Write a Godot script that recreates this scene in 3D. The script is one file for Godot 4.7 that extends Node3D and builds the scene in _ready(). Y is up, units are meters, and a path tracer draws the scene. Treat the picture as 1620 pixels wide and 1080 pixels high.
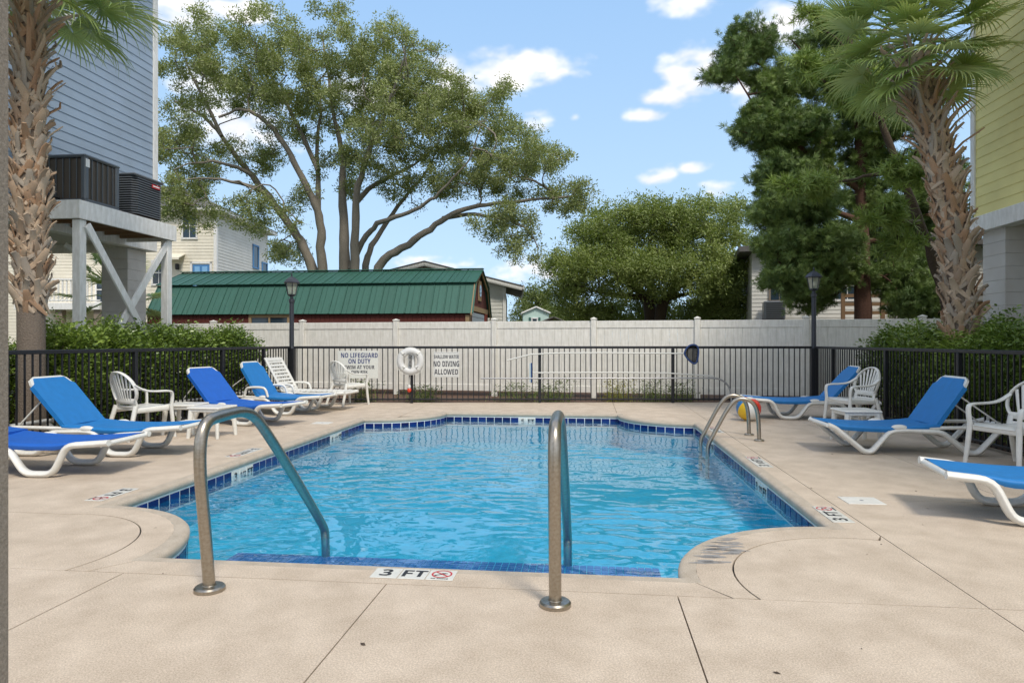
extends Node3D

# ------------------------------------------------------------------ geometry collector
class Geo:
	var v := PackedVector3Array()
	var n := PackedVector3Array()
	var c := PackedColorArray()
	var ix := PackedInt32Array()
	var xf := Transform3D()
	var col := Color(1, 1, 1)

	func put(p: Vector3, nn: Vector3) -> int:
		v.append(xf * p)
		n.append((xf.basis * nn).normalized())
		c.append(col)
		return v.size() - 1

	func tri(a: Vector3, b: Vector3, d: Vector3, nn: Vector3) -> void:
		var i := put(a, nn)
		put(b, nn)
		put(d, nn)
		if (b - a).cross(d - a).dot(nn) > 0.0:
			ix.append_array([i, i + 2, i + 1])
		else:
			ix.append_array([i, i + 1, i + 2])

	func quad(a: Vector3, b: Vector3, d: Vector3, e: Vector3, nn: Vector3) -> void:
		var i := put(a, nn)
		put(b, nn)
		put(d, nn)
		put(e, nn)
		if (b - a).cross(d - a).dot(nn) > 0.0:
			ix.append_array([i, i + 2, i + 1, i, i + 3, i + 2])
		else:
			ix.append_array([i, i + 1, i + 2, i, i + 2, i + 3])

	func face(a: Vector3, b: Vector3, d: Vector3, e: Vector3) -> void:
		var nn := (b - a).cross(d - a)
		if nn.length_squared() < 1e-16:
			nn = (d - a).cross(e - a)
		quad(a, b, d, e, nn.normalized())

	func box(at: Vector3, s: Vector3, bev := 0.0, bas := Basis()) -> void:
		var hs := s * 0.5
		var b := minf(bev, minf(hs.x, minf(hs.y, hs.z)) * 0.9)
		var ax := [Vector3.RIGHT, Vector3.UP, Vector3.BACK]
		for a in 3:
			var o: int = (a + 1) % 3
			var w: int = (a + 2) % 3
			for sg in [-1.0, 1.0]:
				var q := []
				for k in [[-1, -1], [1, -1], [1, 1], [-1, 1]]:
					var p := Vector3.ZERO
					p[a] = hs[a] * sg
					p[o] = (hs[o] - b) * k[0]
					p[w] = (hs[w] - b) * k[1]
					q.append(at + bas * p)
				quad(q[0], q[1], q[2], q[3], bas * (ax[a] * sg))
		if b <= 0.0:
			return
		for a in 3:
			var o: int = (a + 1) % 3
			var w: int = (a + 2) % 3
			for s1 in [-1.0, 1.0]:
				for s2 in [-1.0, 1.0]:
					var q := []
					for k in [[0, -1], [0, 1], [1, 1], [1, -1]]:
						var p := Vector3.ZERO
						p[a] = (hs[a] if k[0] == 0 else hs[a] - b) * s1
						p[o] = (hs[o] if k[0] == 1 else hs[o] - b) * s2
						p[w] = (hs[w] - b) * k[1]
						q.append(at + bas * p)
					quad(q[0], q[1], q[2], q[3], bas * ((ax[a] * s1 + ax[o] * s2).normalized()))
		for sx in [-1.0, 1.0]:
			for sy in [-1.0, 1.0]:
				for sz in [-1.0, 1.0]:
					var p0 := Vector3(hs.x * sx, (hs.y - b) * sy, (hs.z - b) * sz)
					var p1 := Vector3((hs.x - b) * sx, hs.y * sy, (hs.z - b) * sz)
					var p2 := Vector3((hs.x - b) * sx, (hs.y - b) * sy, hs.z * sz)
					tri(at + bas * p0, at + bas * p1, at + bas * p2, bas * Vector3(sx, sy, sz).normalized())

	func grid_ix(first: int, rows: int, per: int, closed: bool) -> void:
		var turn := 0.0
		for r in mini(rows - 1, 6):
			for k in per - 1:
				var a := first + r * per + k
				turn += (v[a + per] - v[a]).cross(v[a + 1] - v[a]).dot(n[a] + n[a + 1])
		for r in rows - 1:
			for k in (per if closed else per - 1):
				var a := first + r * per + k
				var b := first + r * per + (k + 1) % per
				if turn > 0.0:
					ix.append_array([a, b, b + per, a, b + per, a + per])
				else:
					ix.append_array([a, b + per, b, a, a + per, b + per])

	# round tube along points; rad is a float or one radius per point
	func tube(pts: PackedVector3Array, rad, sides := 8, cap := true) -> void:
		var m := pts.size()
		var first := v.size()
		var side := Vector3.ZERO
		for i in m:
			var t := (pts[mini(i + 1, m - 1)] - pts[maxi(i - 1, 0)]).normalized()
			if i == 0:
				side = t.cross(Vector3.UP if absf(t.y) < 0.9 else Vector3.RIGHT).normalized()
			side = (side - t * side.dot(t)).normalized()
			var b := t.cross(side)
			var r: float = rad if rad is float else rad[i]
			for k in sides:
				var an := TAU * k / sides
				var o := side * cos(an) + b * sin(an)
				put(pts[i] + o * r, o)
		grid_ix(first, m, sides, true)
		if cap:
			for e in 2:
				var i := 0 if e == 0 else m - 1
				var t := (pts[1] - pts[0] if e == 0 else pts[m - 1] - pts[m - 2]).normalized() * (-1.0 if e == 0 else 1.0)
				var r: float = rad if rad is float else rad[i]
				var s2 := t.cross(Vector3.UP if absf(t.y) < 0.9 else Vector3.RIGHT).normalized()
				var b2 := t.cross(s2)
				for k in sides:
					var a0 := TAU * k / sides
					var a1 := TAU * (k + 1) / sides
					tri(pts[i], pts[i] + (s2 * cos(a0) + b2 * sin(a0)) * r, pts[i] + (s2 * cos(a1) + b2 * sin(a1)) * r, t)

	# rounded bar w (across) by h (along up) swept along points; sc = one scale (Vector2) per point or nothing
	func bar(pts: PackedVector3Array, w: float, hh: float, up: Vector3, sc := PackedVector2Array(), rnd := 0.35) -> void:
		var m := pts.size()
		var first := v.size()
		var e := minf(w, hh) * rnd
		var pr := [Vector2(w / 2, hh / 2 - e), Vector2(w / 2 - e, hh / 2), Vector2(-w / 2 + e, hh / 2), Vector2(-w / 2, hh / 2 - e), Vector2(-w / 2, -hh / 2 + e), Vector2(-w / 2 + e, -hh / 2), Vector2(w / 2 - e, -hh / 2), Vector2(w / 2, -hh / 2 + e)]
		var pn := [Vector2(1, 0.45), Vector2(0.45, 1), Vector2(-0.45, 1), Vector2(-1, 0.45), Vector2(-1, -0.45), Vector2(-0.45, -1), Vector2(0.45, -1), Vector2(1, -0.45)]
		for i in m:
			var t := (pts[mini(i + 1, m - 1)] - pts[maxi(i - 1, 0)]).normalized()
			var b := (up - t * up.dot(t)).normalized()
			var s := b.cross(t)
			var k := sc[i] if sc.size() else Vector2.ONE
			for q in 8:
				put(pts[i] + s * pr[q].x * k.x + b * pr[q].y * k.y, s * pn[q].x + b * pn[q].y)
		grid_ix(first, m, 8, true)
		for en in 2:
			var i := 0 if en == 0 else m - 1
			var t := (pts[1] - pts[0] if en == 0 else pts[m - 1] - pts[m - 2]).normalized() * (-1.0 if en == 0 else 1.0)
			for q in range(1, 7):
				tri(v_local(first + i * 8), v_local(first + i * 8 + q), v_local(first + i * 8 + q + 1), t)

	func v_local(i: int) -> Vector3:
		return xf.affine_inverse() * v[i]

	# polygon in x,z at height y with a skirt down to y0
	func slab(poly: PackedVector2Array, y: float, y0: float, top := true) -> void:
		if top:
			var tr := Geometry2D.triangulate_polygon(poly)
			for i in range(0, tr.size(), 3):
				var a := poly[tr[i]]
				var b := poly[tr[i + 1]]
				var d := poly[tr[i + 2]]
				tri(Vector3(a.x, y, a.y), Vector3(b.x, y, b.y), Vector3(d.x, y, d.y), Vector3.UP)
		if y0 < y:
			var cw := Geometry2D.is_polygon_clockwise(poly)
			for i in poly.size():
				var a := poly[i]
				var b := poly[(i + 1) % poly.size()]
				var o := Vector2(b.y - a.y, a.x - b.x).normalized() * (-1.0 if cw else 1.0)
				quad(Vector3(a.x, y, a.y), Vector3(b.x, y, b.y), Vector3(b.x, y0, b.y), Vector3(a.x, y0, a.y), Vector3(o.x, 0, o.y))

	# polygon in x,y pushed out along z from z0 to z1
	func prism(poly: PackedVector2Array, z0: float, z1: float) -> void:
		var tr := Geometry2D.triangulate_polygon(poly)
		for i in range(0, tr.size(), 3):
			var a := poly[tr[i]]
			var b := poly[tr[i + 1]]
			var d := poly[tr[i + 2]]
			tri(Vector3(a.x, a.y, z1), Vector3(b.x, b.y, z1), Vector3(d.x, d.y, z1), Vector3(0, 0, signf(z1 - z0)))
			tri(Vector3(a.x, a.y, z0), Vector3(b.x, b.y, z0), Vector3(d.x, d.y, z0), Vector3(0, 0, -signf(z1 - z0)))
		var cw := Geometry2D.is_polygon_clockwise(poly)
		for i in poly.size():
			var a := poly[i]
			var b := poly[(i + 1) % poly.size()]
			var o := Vector2(b.y - a.y, a.x - b.x).normalized() * (-1.0 if cw else 1.0)
			quad(Vector3(a.x, a.y, z0), Vector3(b.x, b.y, z0), Vector3(b.x, b.y, z1), Vector3(a.x, a.y, z1), Vector3(o.x, o.y, 0))

	# profile of (radius, height) turned about y
	func lathe(pr: PackedVector2Array, sides := 16, flat := false) -> void:
		for i in pr.size() - 1:
			var d := (pr[i + 1] - pr[i]).normalized()
			var nr := Vector2(d.y, -d.x)
			for k in sides:
				var a0 := TAU * k / sides
				var a1 := TAU * (k + 1) / sides
				var e0 := Vector3(cos(a0), 0, sin(a0))
				var e1 := Vector3(cos(a1), 0, sin(a1))
				if flat:
					e0 = (e0 + e1).normalized()
					e1 = e0
				var q := [Vector3(cos(a0) * pr[i].x, pr[i].y, sin(a0) * pr[i].x), Vector3(cos(a1) * pr[i].x, pr[i].y, sin(a1) * pr[i].x), Vector3(cos(a1) * pr[i + 1].x, pr[i + 1].y, sin(a1) * pr[i + 1].x), Vector3(cos(a0) * pr[i + 1].x, pr[i + 1].y, sin(a0) * pr[i + 1].x)]
				var f := v.size()
				put(q[0], e0 * nr.x + Vector3.UP * nr.y)
				put(q[1], e1 * nr.x + Vector3.UP * nr.y)
				put(q[2], e1 * nr.x + Vector3.UP * nr.y)
				put(q[3], e0 * nr.x + Vector3.UP * nr.y)
				ix.append_array([f, f + 1, f + 2, f, f + 2, f + 3])

	func ball(at: Vector3, r: Vector3, rows := 8, per := 12) -> void:
		var first := v.size()
		for i in rows + 1:
			var a := PI * i / rows
			for k in per + 1:
				var b := TAU * k / per
				var o := Vector3(sin(a) * cos(b), cos(a), sin(a) * sin(b))
				put(at + o * r, o / r)
		grid_ix(first, rows + 1, per + 1, false)

	func mesh() -> ArrayMesh:
		var a := []
		a.resize(Mesh.ARRAY_MAX)
		a[Mesh.ARRAY_VERTEX] = v
		a[Mesh.ARRAY_NORMAL] = n
		a[Mesh.ARRAY_COLOR] = c
		a[Mesh.ARRAY_INDEX] = ix
		var m := ArrayMesh.new()
		m.add_surface_from_arrays(Mesh.PRIMITIVE_TRIANGLES, a)
		return m


var M := {}
var rng := RandomNumberGenerator.new()
var used := {}
const YAW := 0.11345      # the pool lies square to the axes; the camera looks 6.5 degrees aside

# ------------------------------------------------------------------ nodes
func numbered(called: String) -> String:
	var k: int = used.get(called, 0)
	used[called] = k + 1
	return called if k == 0 else "%s_%03d" % [called, k]

func tag(o: Node3D, label := "", category := "", group := "", kind := "") -> void:
	for p in [["label", label], ["category", category], ["group", group], ["kind", kind]]:
		if p[1] != "":
			o.set_meta(p[0], p[1])

func thing(called: String, label: String, category: String, at := Vector3.ZERO, turn := 0.0, group := "") -> Node3D:
	var o := Node3D.new()
	o.name = numbered(called)
	add_child(o)
	o.position = at
	o.rotation.y = turn
	tag(o, label, category, group)
	return o

func put(called: String, shape, m: Material, parent: Node, at := Vector3.ZERO, turn := Basis()) -> MeshInstance3D:
	var o := MeshInstance3D.new()
	o.mesh = shape.mesh() if shape is Geo else shape
	o.material_override = m
	o.name = called
	parent.add_child(o, true)
	o.transform = Transform3D(turn, at)
	return o

func setting(called: String, shape, m: Material) -> MeshInstance3D:
	var o := put(called, shape, m, self)
	tag(o, "", "", "", "structure")
	return o

func dup(o: Node3D, at: Vector3, turn: float, label: String) -> Node3D:
	var r: Node3D = o.duplicate()
	r.name = numbered(String(o.name).get_slice("_0", 0))
	add_child(r)
	r.position = at
	r.rotation.y = turn
	r.set_meta("label", label)
	return r

func chaikin(p: PackedVector3Array, times := 2) -> PackedVector3Array:
	for t in times:
		var q := PackedVector3Array([p[0]])
		for i in p.size() - 1:
			if i > 0:
				q.append(p[i].lerp(p[i + 1], 0.25))
			if i < p.size() - 2:
				q.append(p[i].lerp(p[i + 1], 0.75))
		q.append(p[p.size() - 1])
		p = q
	return p

func rounded(p: PackedVector3Array, r: float) -> PackedVector3Array:     # a path with its corners rounded off
	var q := PackedVector3Array([p[0]])
	for i in range(1, p.size() - 1):
		var a := p[i - 1] - p[i]
		var b := p[i + 1] - p[i]
		var k := minf(r, minf(a.length(), b.length()) * 0.48)
		var s := p[i] + a.normalized() * k
		var e := p[i] + b.normalized() * k
		for t in 5:
			var f := t / 4.0
			q.append(s.lerp(p[i], f).lerp(p[i].lerp(e, f), f))
	q.append(p[p.size() - 1])
	return q

func pts(a: Array) -> PackedVector3Array:
	var p := PackedVector3Array()
	for i in range(0, a.size(), 3):
		p.append(Vector3(a[i], a[i + 1], a[i + 2]))
	return p

# ------------------------------------------------------------------ materials
func noise_tex(freq: float, lo: float, hi: float, size := 512, oct := 4, tint := Color(1, 1, 1), gain := 0.5, sd := 1) -> NoiseTexture2D:
	var f := FastNoiseLite.new()
	f.seed = sd
	f.frequency = freq
	f.fractal_octaves = oct
	f.fractal_gain = gain
	f.noise_type = FastNoiseLite.TYPE_SIMPLEX_SMOOTH
	var t := NoiseTexture2D.new()
	t.width = size
	t.height = size
	t.seamless = true
	t.noise = f
	var g := Gradient.new()
	g.set_color(0, Color(lo * tint.r, lo * tint.g, lo * tint.b).linear_to_srgb())
	g.set_color(1, Color(hi, hi, hi).linear_to_srgb())
	t.color_ramp = g
	return t

func mat(lin: Color, rough := 0.7, metal := 0.0, tex: Texture2D = null, scale := 1.0, bump := 0.0, local := false, bump_tex: Texture2D = null) -> StandardMaterial3D:
	var m := StandardMaterial3D.new()
	m.albedo_color = lin.linear_to_srgb()
	m.roughness = rough
	m.metallic = metal
	if tex or bump_tex:
		m.uv1_triplanar = true
		m.uv1_world_triplanar = not local
		m.uv1_scale = Vector3.ONE * scale
	if tex:
		m.albedo_texture = tex
	if bump > 0.0:
		m.heightmap_enabled = true
		m.heightmap_texture = bump_tex if bump_tex else tex
		m.heightmap_scale = bump
	return m

func over(m: StandardMaterial3D, tex: Texture2D, scale: float, stretch := 1.0) -> StandardMaterial3D:   # a second, coarser pattern
	m.detail_enabled = true
	m.detail_albedo = tex
	m.detail_blend_mode = BaseMaterial3D.BLEND_MODE_MUL
	m.detail_uv_layer = BaseMaterial3D.DETAIL_UV_2
	m.uv2_triplanar = true
	m.uv2_world_triplanar = true
	m.uv2_scale = Vector3(1, stretch, 1) * scale
	return m

func materials() -> void:
	var fine := noise_tex(0.075, 0.34, 1.0, 1024, 4, Color(1, 0.96, 0.92), 0.95, 3)
	var mid := noise_tex(0.010, 0.74, 1.0, 1024, 7, Color(1, 0.97, 0.93), 0.62, 5)
	var wide := noise_tex(0.008, 0.84, 1.0, 512, 5, Color(1, 0.985, 0.96), 0.5, 9)
	var streak := noise_tex(0.02, 0.76, 1.0, 512, 6, Color(1, 0.985, 0.95), 0.6, 17)
	var grime := noise_tex(0.02, 0.9, 1.0, 512, 5, Color(0.99, 1, 0.98), 0.55, 12)
	var grain := noise_tex(0.05, 0.6, 1.0, 512, 4, Color(1, 0.95, 0.9), 0.6, 15)
	M.deck = over(mat(Color(0.97, 0.825, 0.665), 0.85, 0, fine, 1.1, 0.25), mid, 0.23)
	M.coping = over(mat(Color(0.83, 0.73, 0.60), 0.8, 0, fine, 1.3, 0.2), mid, 0.6)
	M.joint = mat(Color(0.05, 0.042, 0.035), 0.95)
	M.scuff = mat(Color(0.30, 0.29, 0.28), 0.9)
	M.mulch = over(mat(Color(0.17, 0.10, 0.065), 0.95, 0, grain, 2.5, 4.0), mid, 0.7)
	M.ground = over(mat(Color(0.13, 0.14, 0.06), 0.95, 0, grain, 1.2), wide, 0.1)
	M.plaster = over(mat(Color(0.008, 0.52, 0.80), 0.7, 0, wide, 0.7), mid, 1.1)
	M.step = mat(Color(0.07, 0.58, 0.85), 0.7, 0, grime, 0.7)
	M.tile = mat(Color(0.007, 0.018, 0.12), 0.16, 0, grime, 3.0)
	M.tile2 = mat(Color(0.010, 0.028, 0.16), 0.16, 0, grime, 3.0)
	M.tile3 = mat(Color(0.006, 0.013, 0.085), 0.18, 0, grime, 3.0)
	for t in [M.tile, M.tile2, M.tile3]:
		t.metallic_specular = 0.3
	M.mosaic = mat(Color(0.02, 0.10, 0.36), 0.1)
	M.grout = mat(Color(0.75, 0.78, 0.78), 0.8, 0, grime, 2.0)
	M.white_tile = mat(Color(0.72, 0.71, 0.66), 0.25, 0, grime, 2.0)
	M.black = mat(Color(0.02, 0.02, 0.022), 0.5)
	M.red = mat(Color(0.5, 0.03, 0.04), 0.5)
	M.resin = over(mat(Color(0.86, 0.85, 0.81), 0.35, 0, grime, 3.0), wide, 1.5)
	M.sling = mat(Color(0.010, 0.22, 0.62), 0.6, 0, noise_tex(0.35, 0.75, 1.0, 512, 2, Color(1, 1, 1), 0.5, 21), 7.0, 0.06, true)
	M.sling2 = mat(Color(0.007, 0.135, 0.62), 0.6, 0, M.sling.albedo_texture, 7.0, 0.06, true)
	for s in [M.sling, M.sling2]:
		over(s, wide, 2.2)
		s.rim_enabled = true
		s.rim = 0.25
		s.rim_tint = 0.6
	M.steel = mat(Color(0.46, 0.425, 0.37), 0.33, 1.0, noise_tex(0.03, 0.7, 1.0, 256, 3, Color(1, 0.95, 0.88), 0.5, 31), 6.0)
	M.fence_metal = mat(Color(0.022, 0.023, 0.028), 0.42, 0.3, grime, 2.0)
	M.vinyl = over(mat(Color(0.95, 0.925, 0.875), 0.45, 0, grime, 0.6), streak, 1.6, 0.12)
	M.blue_siding = over(mat(Color(0.34, 0.44, 0.57), 0.65, 0, noise_tex(0.09, 0.88, 1.0, 512, 4, Color(1, 1, 1), 0.6, 41), 2.0, 0.15), wide, 0.25)
	M.yellow_siding = over(mat(Color(0.95, 0.87, 0.38), 0.65, 0, noise_tex(0.09, 0.9, 1.0, 512, 4, Color(1, 1, 1), 0.6, 42), 2.0, 0.15), wide, 0.25)
	M.white_paint = over(mat(Color(0.94, 0.935, 0.93), 0.55, 0, grime, 0.8), streak, 1.2, 0.2)
	M.block = over(mat(Color(0.93, 0.92, 0.90), 0.8, 0, fine, 2.5, 0.3), wide, 0.4)
	M.soffit = mat(Color(0.62, 0.61, 0.58), 0.7, 0, grime, 0.8)
	M.wood = mat(Color(0.28, 0.17, 0.09), 0.8, 0, grain, 2.5)
	M.grey_wood = mat(Color(0.30, 0.25, 0.20), 0.85, 0, grain, 2.5)
	M.ac_grey = mat(Color(0.13, 0.145, 0.16), 0.4, 0.3)
	M.ac_dark = mat(Color(0.018, 0.018, 0.018), 0.6)
	M.ac_fin = mat(Color(0.11, 0.09, 0.07), 0.5, 0.4)
	M.label = mat(Color(0.8, 0.8, 0.78), 0.5)
	M.lit_cream = over(mat(Color(0.90, 0.84, 0.71), 0.6, 0, grime, 0.5), wide, 0.2)  # white siding, the warmth of its sunlit front put into the tint
	M.grey_and_wall_shade = over(mat(Color(0.76, 0.75, 0.71), 0.6, 0, grime, 0.5), wide, 0.2)  # grey cottage siding; also the painted shade on a white side wall
	M.house_grey = over(mat(Color(0.80, 0.80, 0.76), 0.6, 0, grime, 0.5), wide, 0.2)
	M.mint = mat(Color(0.50, 0.66, 0.60), 0.6, 0, grime, 0.5)
	M.dark_green = mat(Color(0.03, 0.11, 0.09), 0.6)
	M.shingle = mat(Color(0.16, 0.155, 0.15), 0.9, 0, grain, 1.0)
	M.glass = mat(Color(0.03, 0.05, 0.07), 0.06)
	M.blue_paint = mat(Color(0.07, 0.22, 0.47), 0.5)
	M.light_blue = mat(Color(0.22, 0.45, 0.72), 0.5)
	M.roof_green = over(mat(Color(0.042, 0.148, 0.112), 0.55, 0.0, grime, 0.8), streak, 1.1, 0.2)
	M.roof_green2 = over(mat(Color(0.039, 0.138, 0.104), 0.55, 0.0, grime, 0.8), streak, 1.1, 0.2)
	M.barn_red = mat(Color(0.13, 0.026, 0.018), 0.8, 0, grain, 2.0)
	M.barn_trim = mat(Color(0.42, 0.30, 0.17), 0.8, 0, grain, 2.0)
	M.rust_red = mat(Color(0.32, 0.05, 0.025), 0.7, 0, grain, 2.0)
	M.galv = mat(Color(0.42, 0.44, 0.46), 0.4, 0.5)
	M.lamp_metal = mat(Color(0.055, 0.06, 0.075), 0.45, 0.4, grime, 3.0)
	M.lamp_glass = StandardMaterial3D.new()
	M.lamp_glass.transparency = BaseMaterial3D.TRANSPARENCY_ALPHA
	M.lamp_glass.albedo_color = Color(0.85, 0.85, 0.78, 0.35)
	M.lamp_glass.roughness = 0.1
	M.bulb = mat(Color(0.8, 0.78, 0.65), 0.3)
	M.bark = over(mat(Color(0.40, 0.36, 0.30), 0.9, 0, noise_tex(0.03, 0.35, 1.0, 512, 5, Color(1, 0.96, 0.9), 0.65, 51), 1.5, 3.0), wide, 0.7)
	M.dark_bark = mat(Color(0.12, 0.085, 0.06), 0.9, 0, M.bark.albedo_texture, 1.5, 3.0)
	M.red_bark = mat(Color(0.17, 0.085, 0.06), 0.9, 0, M.bark.albedo_texture, 1.5, 3.0)
	M.palm_trunk = mat(Color(0.27, 0.22, 0.175), 0.95, 0, noise_tex(0.04, 0.4, 1.0, 512, 5, Color(1, 0.95, 0.9), 0.65, 52), 2.0, 3.0)
	var fiber := noise_tex(0.05, 0.55, 1.0, 512, 5, Color(1, 0.93, 0.86), 0.65, 53)
	M.boot = []
	for b in [Color(0.54, 0.41, 0.29), Color(0.46, 0.34, 0.24), Color(0.60, 0.48, 0.36), Color(0.46, 0.40, 0.33), Color(0.50, 0.32, 0.20)]:
		M.boot.append(mat(b, 0.9, 0, fiber, 3.0, 0.8))
	M.frond = []
	for b in [Color(0.29, 0.39, 0.11), Color(0.20, 0.30, 0.085), Color(0.40, 0.47, 0.20)]:
		M.frond.append(leafy(mat(b, 0.38), 0.5))
	M.stalk = mat(Color(0.25, 0.29, 0.09), 0.5)
	M.leaf = leafy(mat(Color(1, 1, 1), 0.45), 0.75)
	M.leaf.vertex_color_use_as_albedo = true
	M.gloss_leaf = leafy(mat(Color(1, 1, 1), 0.28), 0.5)
	M.gloss_leaf.vertex_color_use_as_albedo = true
	M.needle = leafy(mat(Color(1, 1, 1), 0.5), 0.45)
	M.needle.vertex_color_use_as_albedo = true
	M.water = StandardMaterial3D.new()
	M.water.transparency = BaseMaterial3D.TRANSPARENCY_ALPHA
	M.water.albedo_color = Color(0.05, 0.55, 0.78, 0.16)
	M.water.roughness = 0.02
	M.sign_white = mat(Color(0.74, 0.73, 0.70), 0.4, 0, grime, 2.0)
	M.sign_cream = mat(Color(0.70, 0.70, 0.66), 0.4, 0, grime, 2.0)
	M.sign_blue = mat(Color(0.015, 0.03, 0.15), 0.5)
	M.sign_black = mat(Color(0.03, 0.03, 0.045), 0.5)
	M.ring = mat(Color(0.72, 0.71, 0.70), 0.5, 0, grime, 3.0)
	M.net_blue = mat(Color(0.02, 0.06, 0.20), 0.5)
	M.net = StandardMaterial3D.new()
	M.net.transparency = BaseMaterial3D.TRANSPARENCY_ALPHA
	M.net.albedo_color = Color(0.05, 0.07, 0.11, 0.82)
	M.net.roughness = 0.8
	M.pole_white = mat(Color(0.66, 0.66, 0.62), 0.4)
	M.pole_grey = mat(Color(0.42, 0.42, 0.43), 0.35, 0.6)
	M.yellow = mat(Color(0.75, 0.48, 0.02), 0.35)
	M.ball_red = mat(Color(0.65, 0.05, 0.02), 0.3)
	M.ball_blue = mat(Color(0.02, 0.17, 0.42), 0.3)
	M.ball_white = mat(Color(0.78, 0.78, 0.75), 0.3)
	M.stucco = mat(Color(0.36, 0.33, 0.29), 0.9, 0, fine, 1.5, 0.3)

func leafy(m: StandardMaterial3D, through: float) -> StandardMaterial3D:
	m.backlight_enabled = true
	m.backlight = Color(through, through * 1.05, through * 0.6)
	return m

# ------------------------------------------------------------------ sky
func sky_picture() -> ImageTexture:
	var w := 3072
	var hh := 1536
	var im := Image.create(w, hh, false, Image.FORMAT_RGBF)
	im.fill(Color(0.30, 0.285, 0.26))
	var f := FastNoiseLite.new()
	f.seed = 7
	f.frequency = 4.2
	f.fractal_octaves = 6
	f.fractal_gain = 0.55
	var g := FastNoiseLite.new()
	g.seed = 11
	g.frequency = 1.3
	g.fractal_octaves = 3
	var puffs := [[-7.6, 21.7, 5.4, 1.7], [-11.0, 20.9, 2.6, 1.5], [-4.9, 22.2, 2.8, 1.1], [-28.2, 16.5, 4.2, 2.4], [-30.7, 18.0, 2.8, 1.9], [-33.1, 23.3, 2.7, 2.2], [8.7, 21.4, 2.3, 1.7], [9.4, 20.0, 2.7, 1.4], [6.7, 19.4, 2.3, 0.8], [4.1, 18.2, 1.9, 0.5], [7.7, 25.9, 2.5, 1.1], [5.9, 13.5, 1.3, 0.8], [8.8, 13.9, 1.5, 0.5], [10.2, 12.2, 1.4, 0.8], [15.6, 23.2, 3.2, 1.9], [-3.9, 18.1, 1.4, 0.9], [-1.1, 18.2, 0.6, 0.3], [-5.2, 6.1, 3.7, 1.0], [-28.4, 24.6, 2.3, 0.9], [-12.4, 6.4, 3.4, 0.7], [13.0, 19.5, 1.9, 1.4], [-19.7, 19.5, 3.0, 1.6]]
	var top := Vector3(0.088, 0.232, 0.50)
	var low := Vector3(0.47, 0.63, 0.77)
	for j in 768:
		var el := (0.5 - (j + 0.5) / hh) * PI
		var eld := rad_to_deg(el)
		var blue := low.lerp(top, pow(sin(el), 0.62))
		for i in w:
			var az := wrapf((i + 0.5) / w * TAU, -PI, PI)
			var azd := rad_to_deg(az)
			var d := Vector3(sin(az) * cos(el), sin(el), -cos(az) * cos(el))
			var k := d / (absf(d.y) + 0.28)
			k.y = d.y * 2.0
			var fb := f.get_noise_3dv(k)
			# cloud thickened out of view as added fill light; those in view set singly
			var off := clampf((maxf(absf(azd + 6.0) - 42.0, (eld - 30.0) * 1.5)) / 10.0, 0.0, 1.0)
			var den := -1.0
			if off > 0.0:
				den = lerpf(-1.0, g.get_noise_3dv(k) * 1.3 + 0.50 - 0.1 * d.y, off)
			if off < 1.0:
				for p in puffs:
					var e: float = (azd - p[0]) / p[2]
					if absf(e) < 1.9:
						var e2: float = (eld - p[1]) / p[3]
						if absf(e2) < 1.9:
							den = maxf(den, 0.70 - 0.60 * (e * e + e2 * e2 * (1.0 if e2 > 0.0 else 1.4)))
			if den > -0.9:
				den = smoothstep(-0.2, 1.0, den + fb * 1.15 + f.get_noise_3dv(k * 3.1) * 0.7)
			else:
				den = 0.0
			var c := blue
			if den > 0.0:
				var shade := clampf(0.5 + f.get_noise_3dv(k * 1.2 + Vector3(0.05, -0.16, 0.05)) * 1.3, 0.0, 1.0)
				c = blue.lerp(Vector3(0.80, 0.78, 0.77).lerp(Vector3(0.60, 0.595, 0.625), shade * 0.75), den)
			im.set_pixel(i, j, Color(c.x, c.y, c.z))
	return ImageTexture.create_from_image(im)


func _ready() -> void:
	rng.seed = 20240
	# camera
	var cam := Camera3D.new()
	cam.name = "camera"
	add_child(cam)
	cam.position = Vector3(0, 1.3, 0)
	cam.rotation.y = YAW
	cam.fov = 53.56
	cam.near = 0.05
	cam.far = 2000.0
	cam.current = true
	# sky
	var env := Environment.new()
	env.background_mode = Environment.BG_SKY
	var sky := Sky.new()
	var sm := PanoramaSkyMaterial.new()
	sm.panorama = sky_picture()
	sky.sky_material = sm
	env.sky = sky
	env.background_energy_multiplier = 1.0
	env.tonemap_mode = Environment.TONE_MAPPER_LINEAR
	env.tonemap_exposure = 1.6
	env.sdfgi_enabled = true
	env.ssao_enabled = true
	env.ssil_enabled = true
	var we := WorldEnvironment.new()
	we.name = "world_environment"
	we.environment = env
	add_child(we)
	# the sun, high behind the camera and veiled by thin cloud
	var sun := DirectionalLight3D.new()
	sun.name = "sun"
	add_child(sun)
	sun.light_energy = 0.56
	sun.light_color = Color(1.0, 0.965, 0.91)
	sun.light_angular_distance = 12.0
	sun.shadow_enabled = true
	sun.basis = Basis.looking_at(Vector3(-0.36, -1.0, -0.64).normalized(), Vector3.UP)

	materials()
	ground_and_deck()
	pool()
	white_fence()
	pool_fences()
	blue_house()
	yellow_house()
	entry_wall()
	barn()
	far_houses()
	trees()
	palms()
	hedges()
	lamps()
	loungers()
	chairs_and_tables()
	rails()
	fence_gear()
	small_things()


# ------------------------------------------------------------------ ground, deck, pool
const XL := -3.77
const XR := 1.67
const ZN := -3.83
const ZF := -12.25
const R := 1.17
const WATER := -0.137

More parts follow.
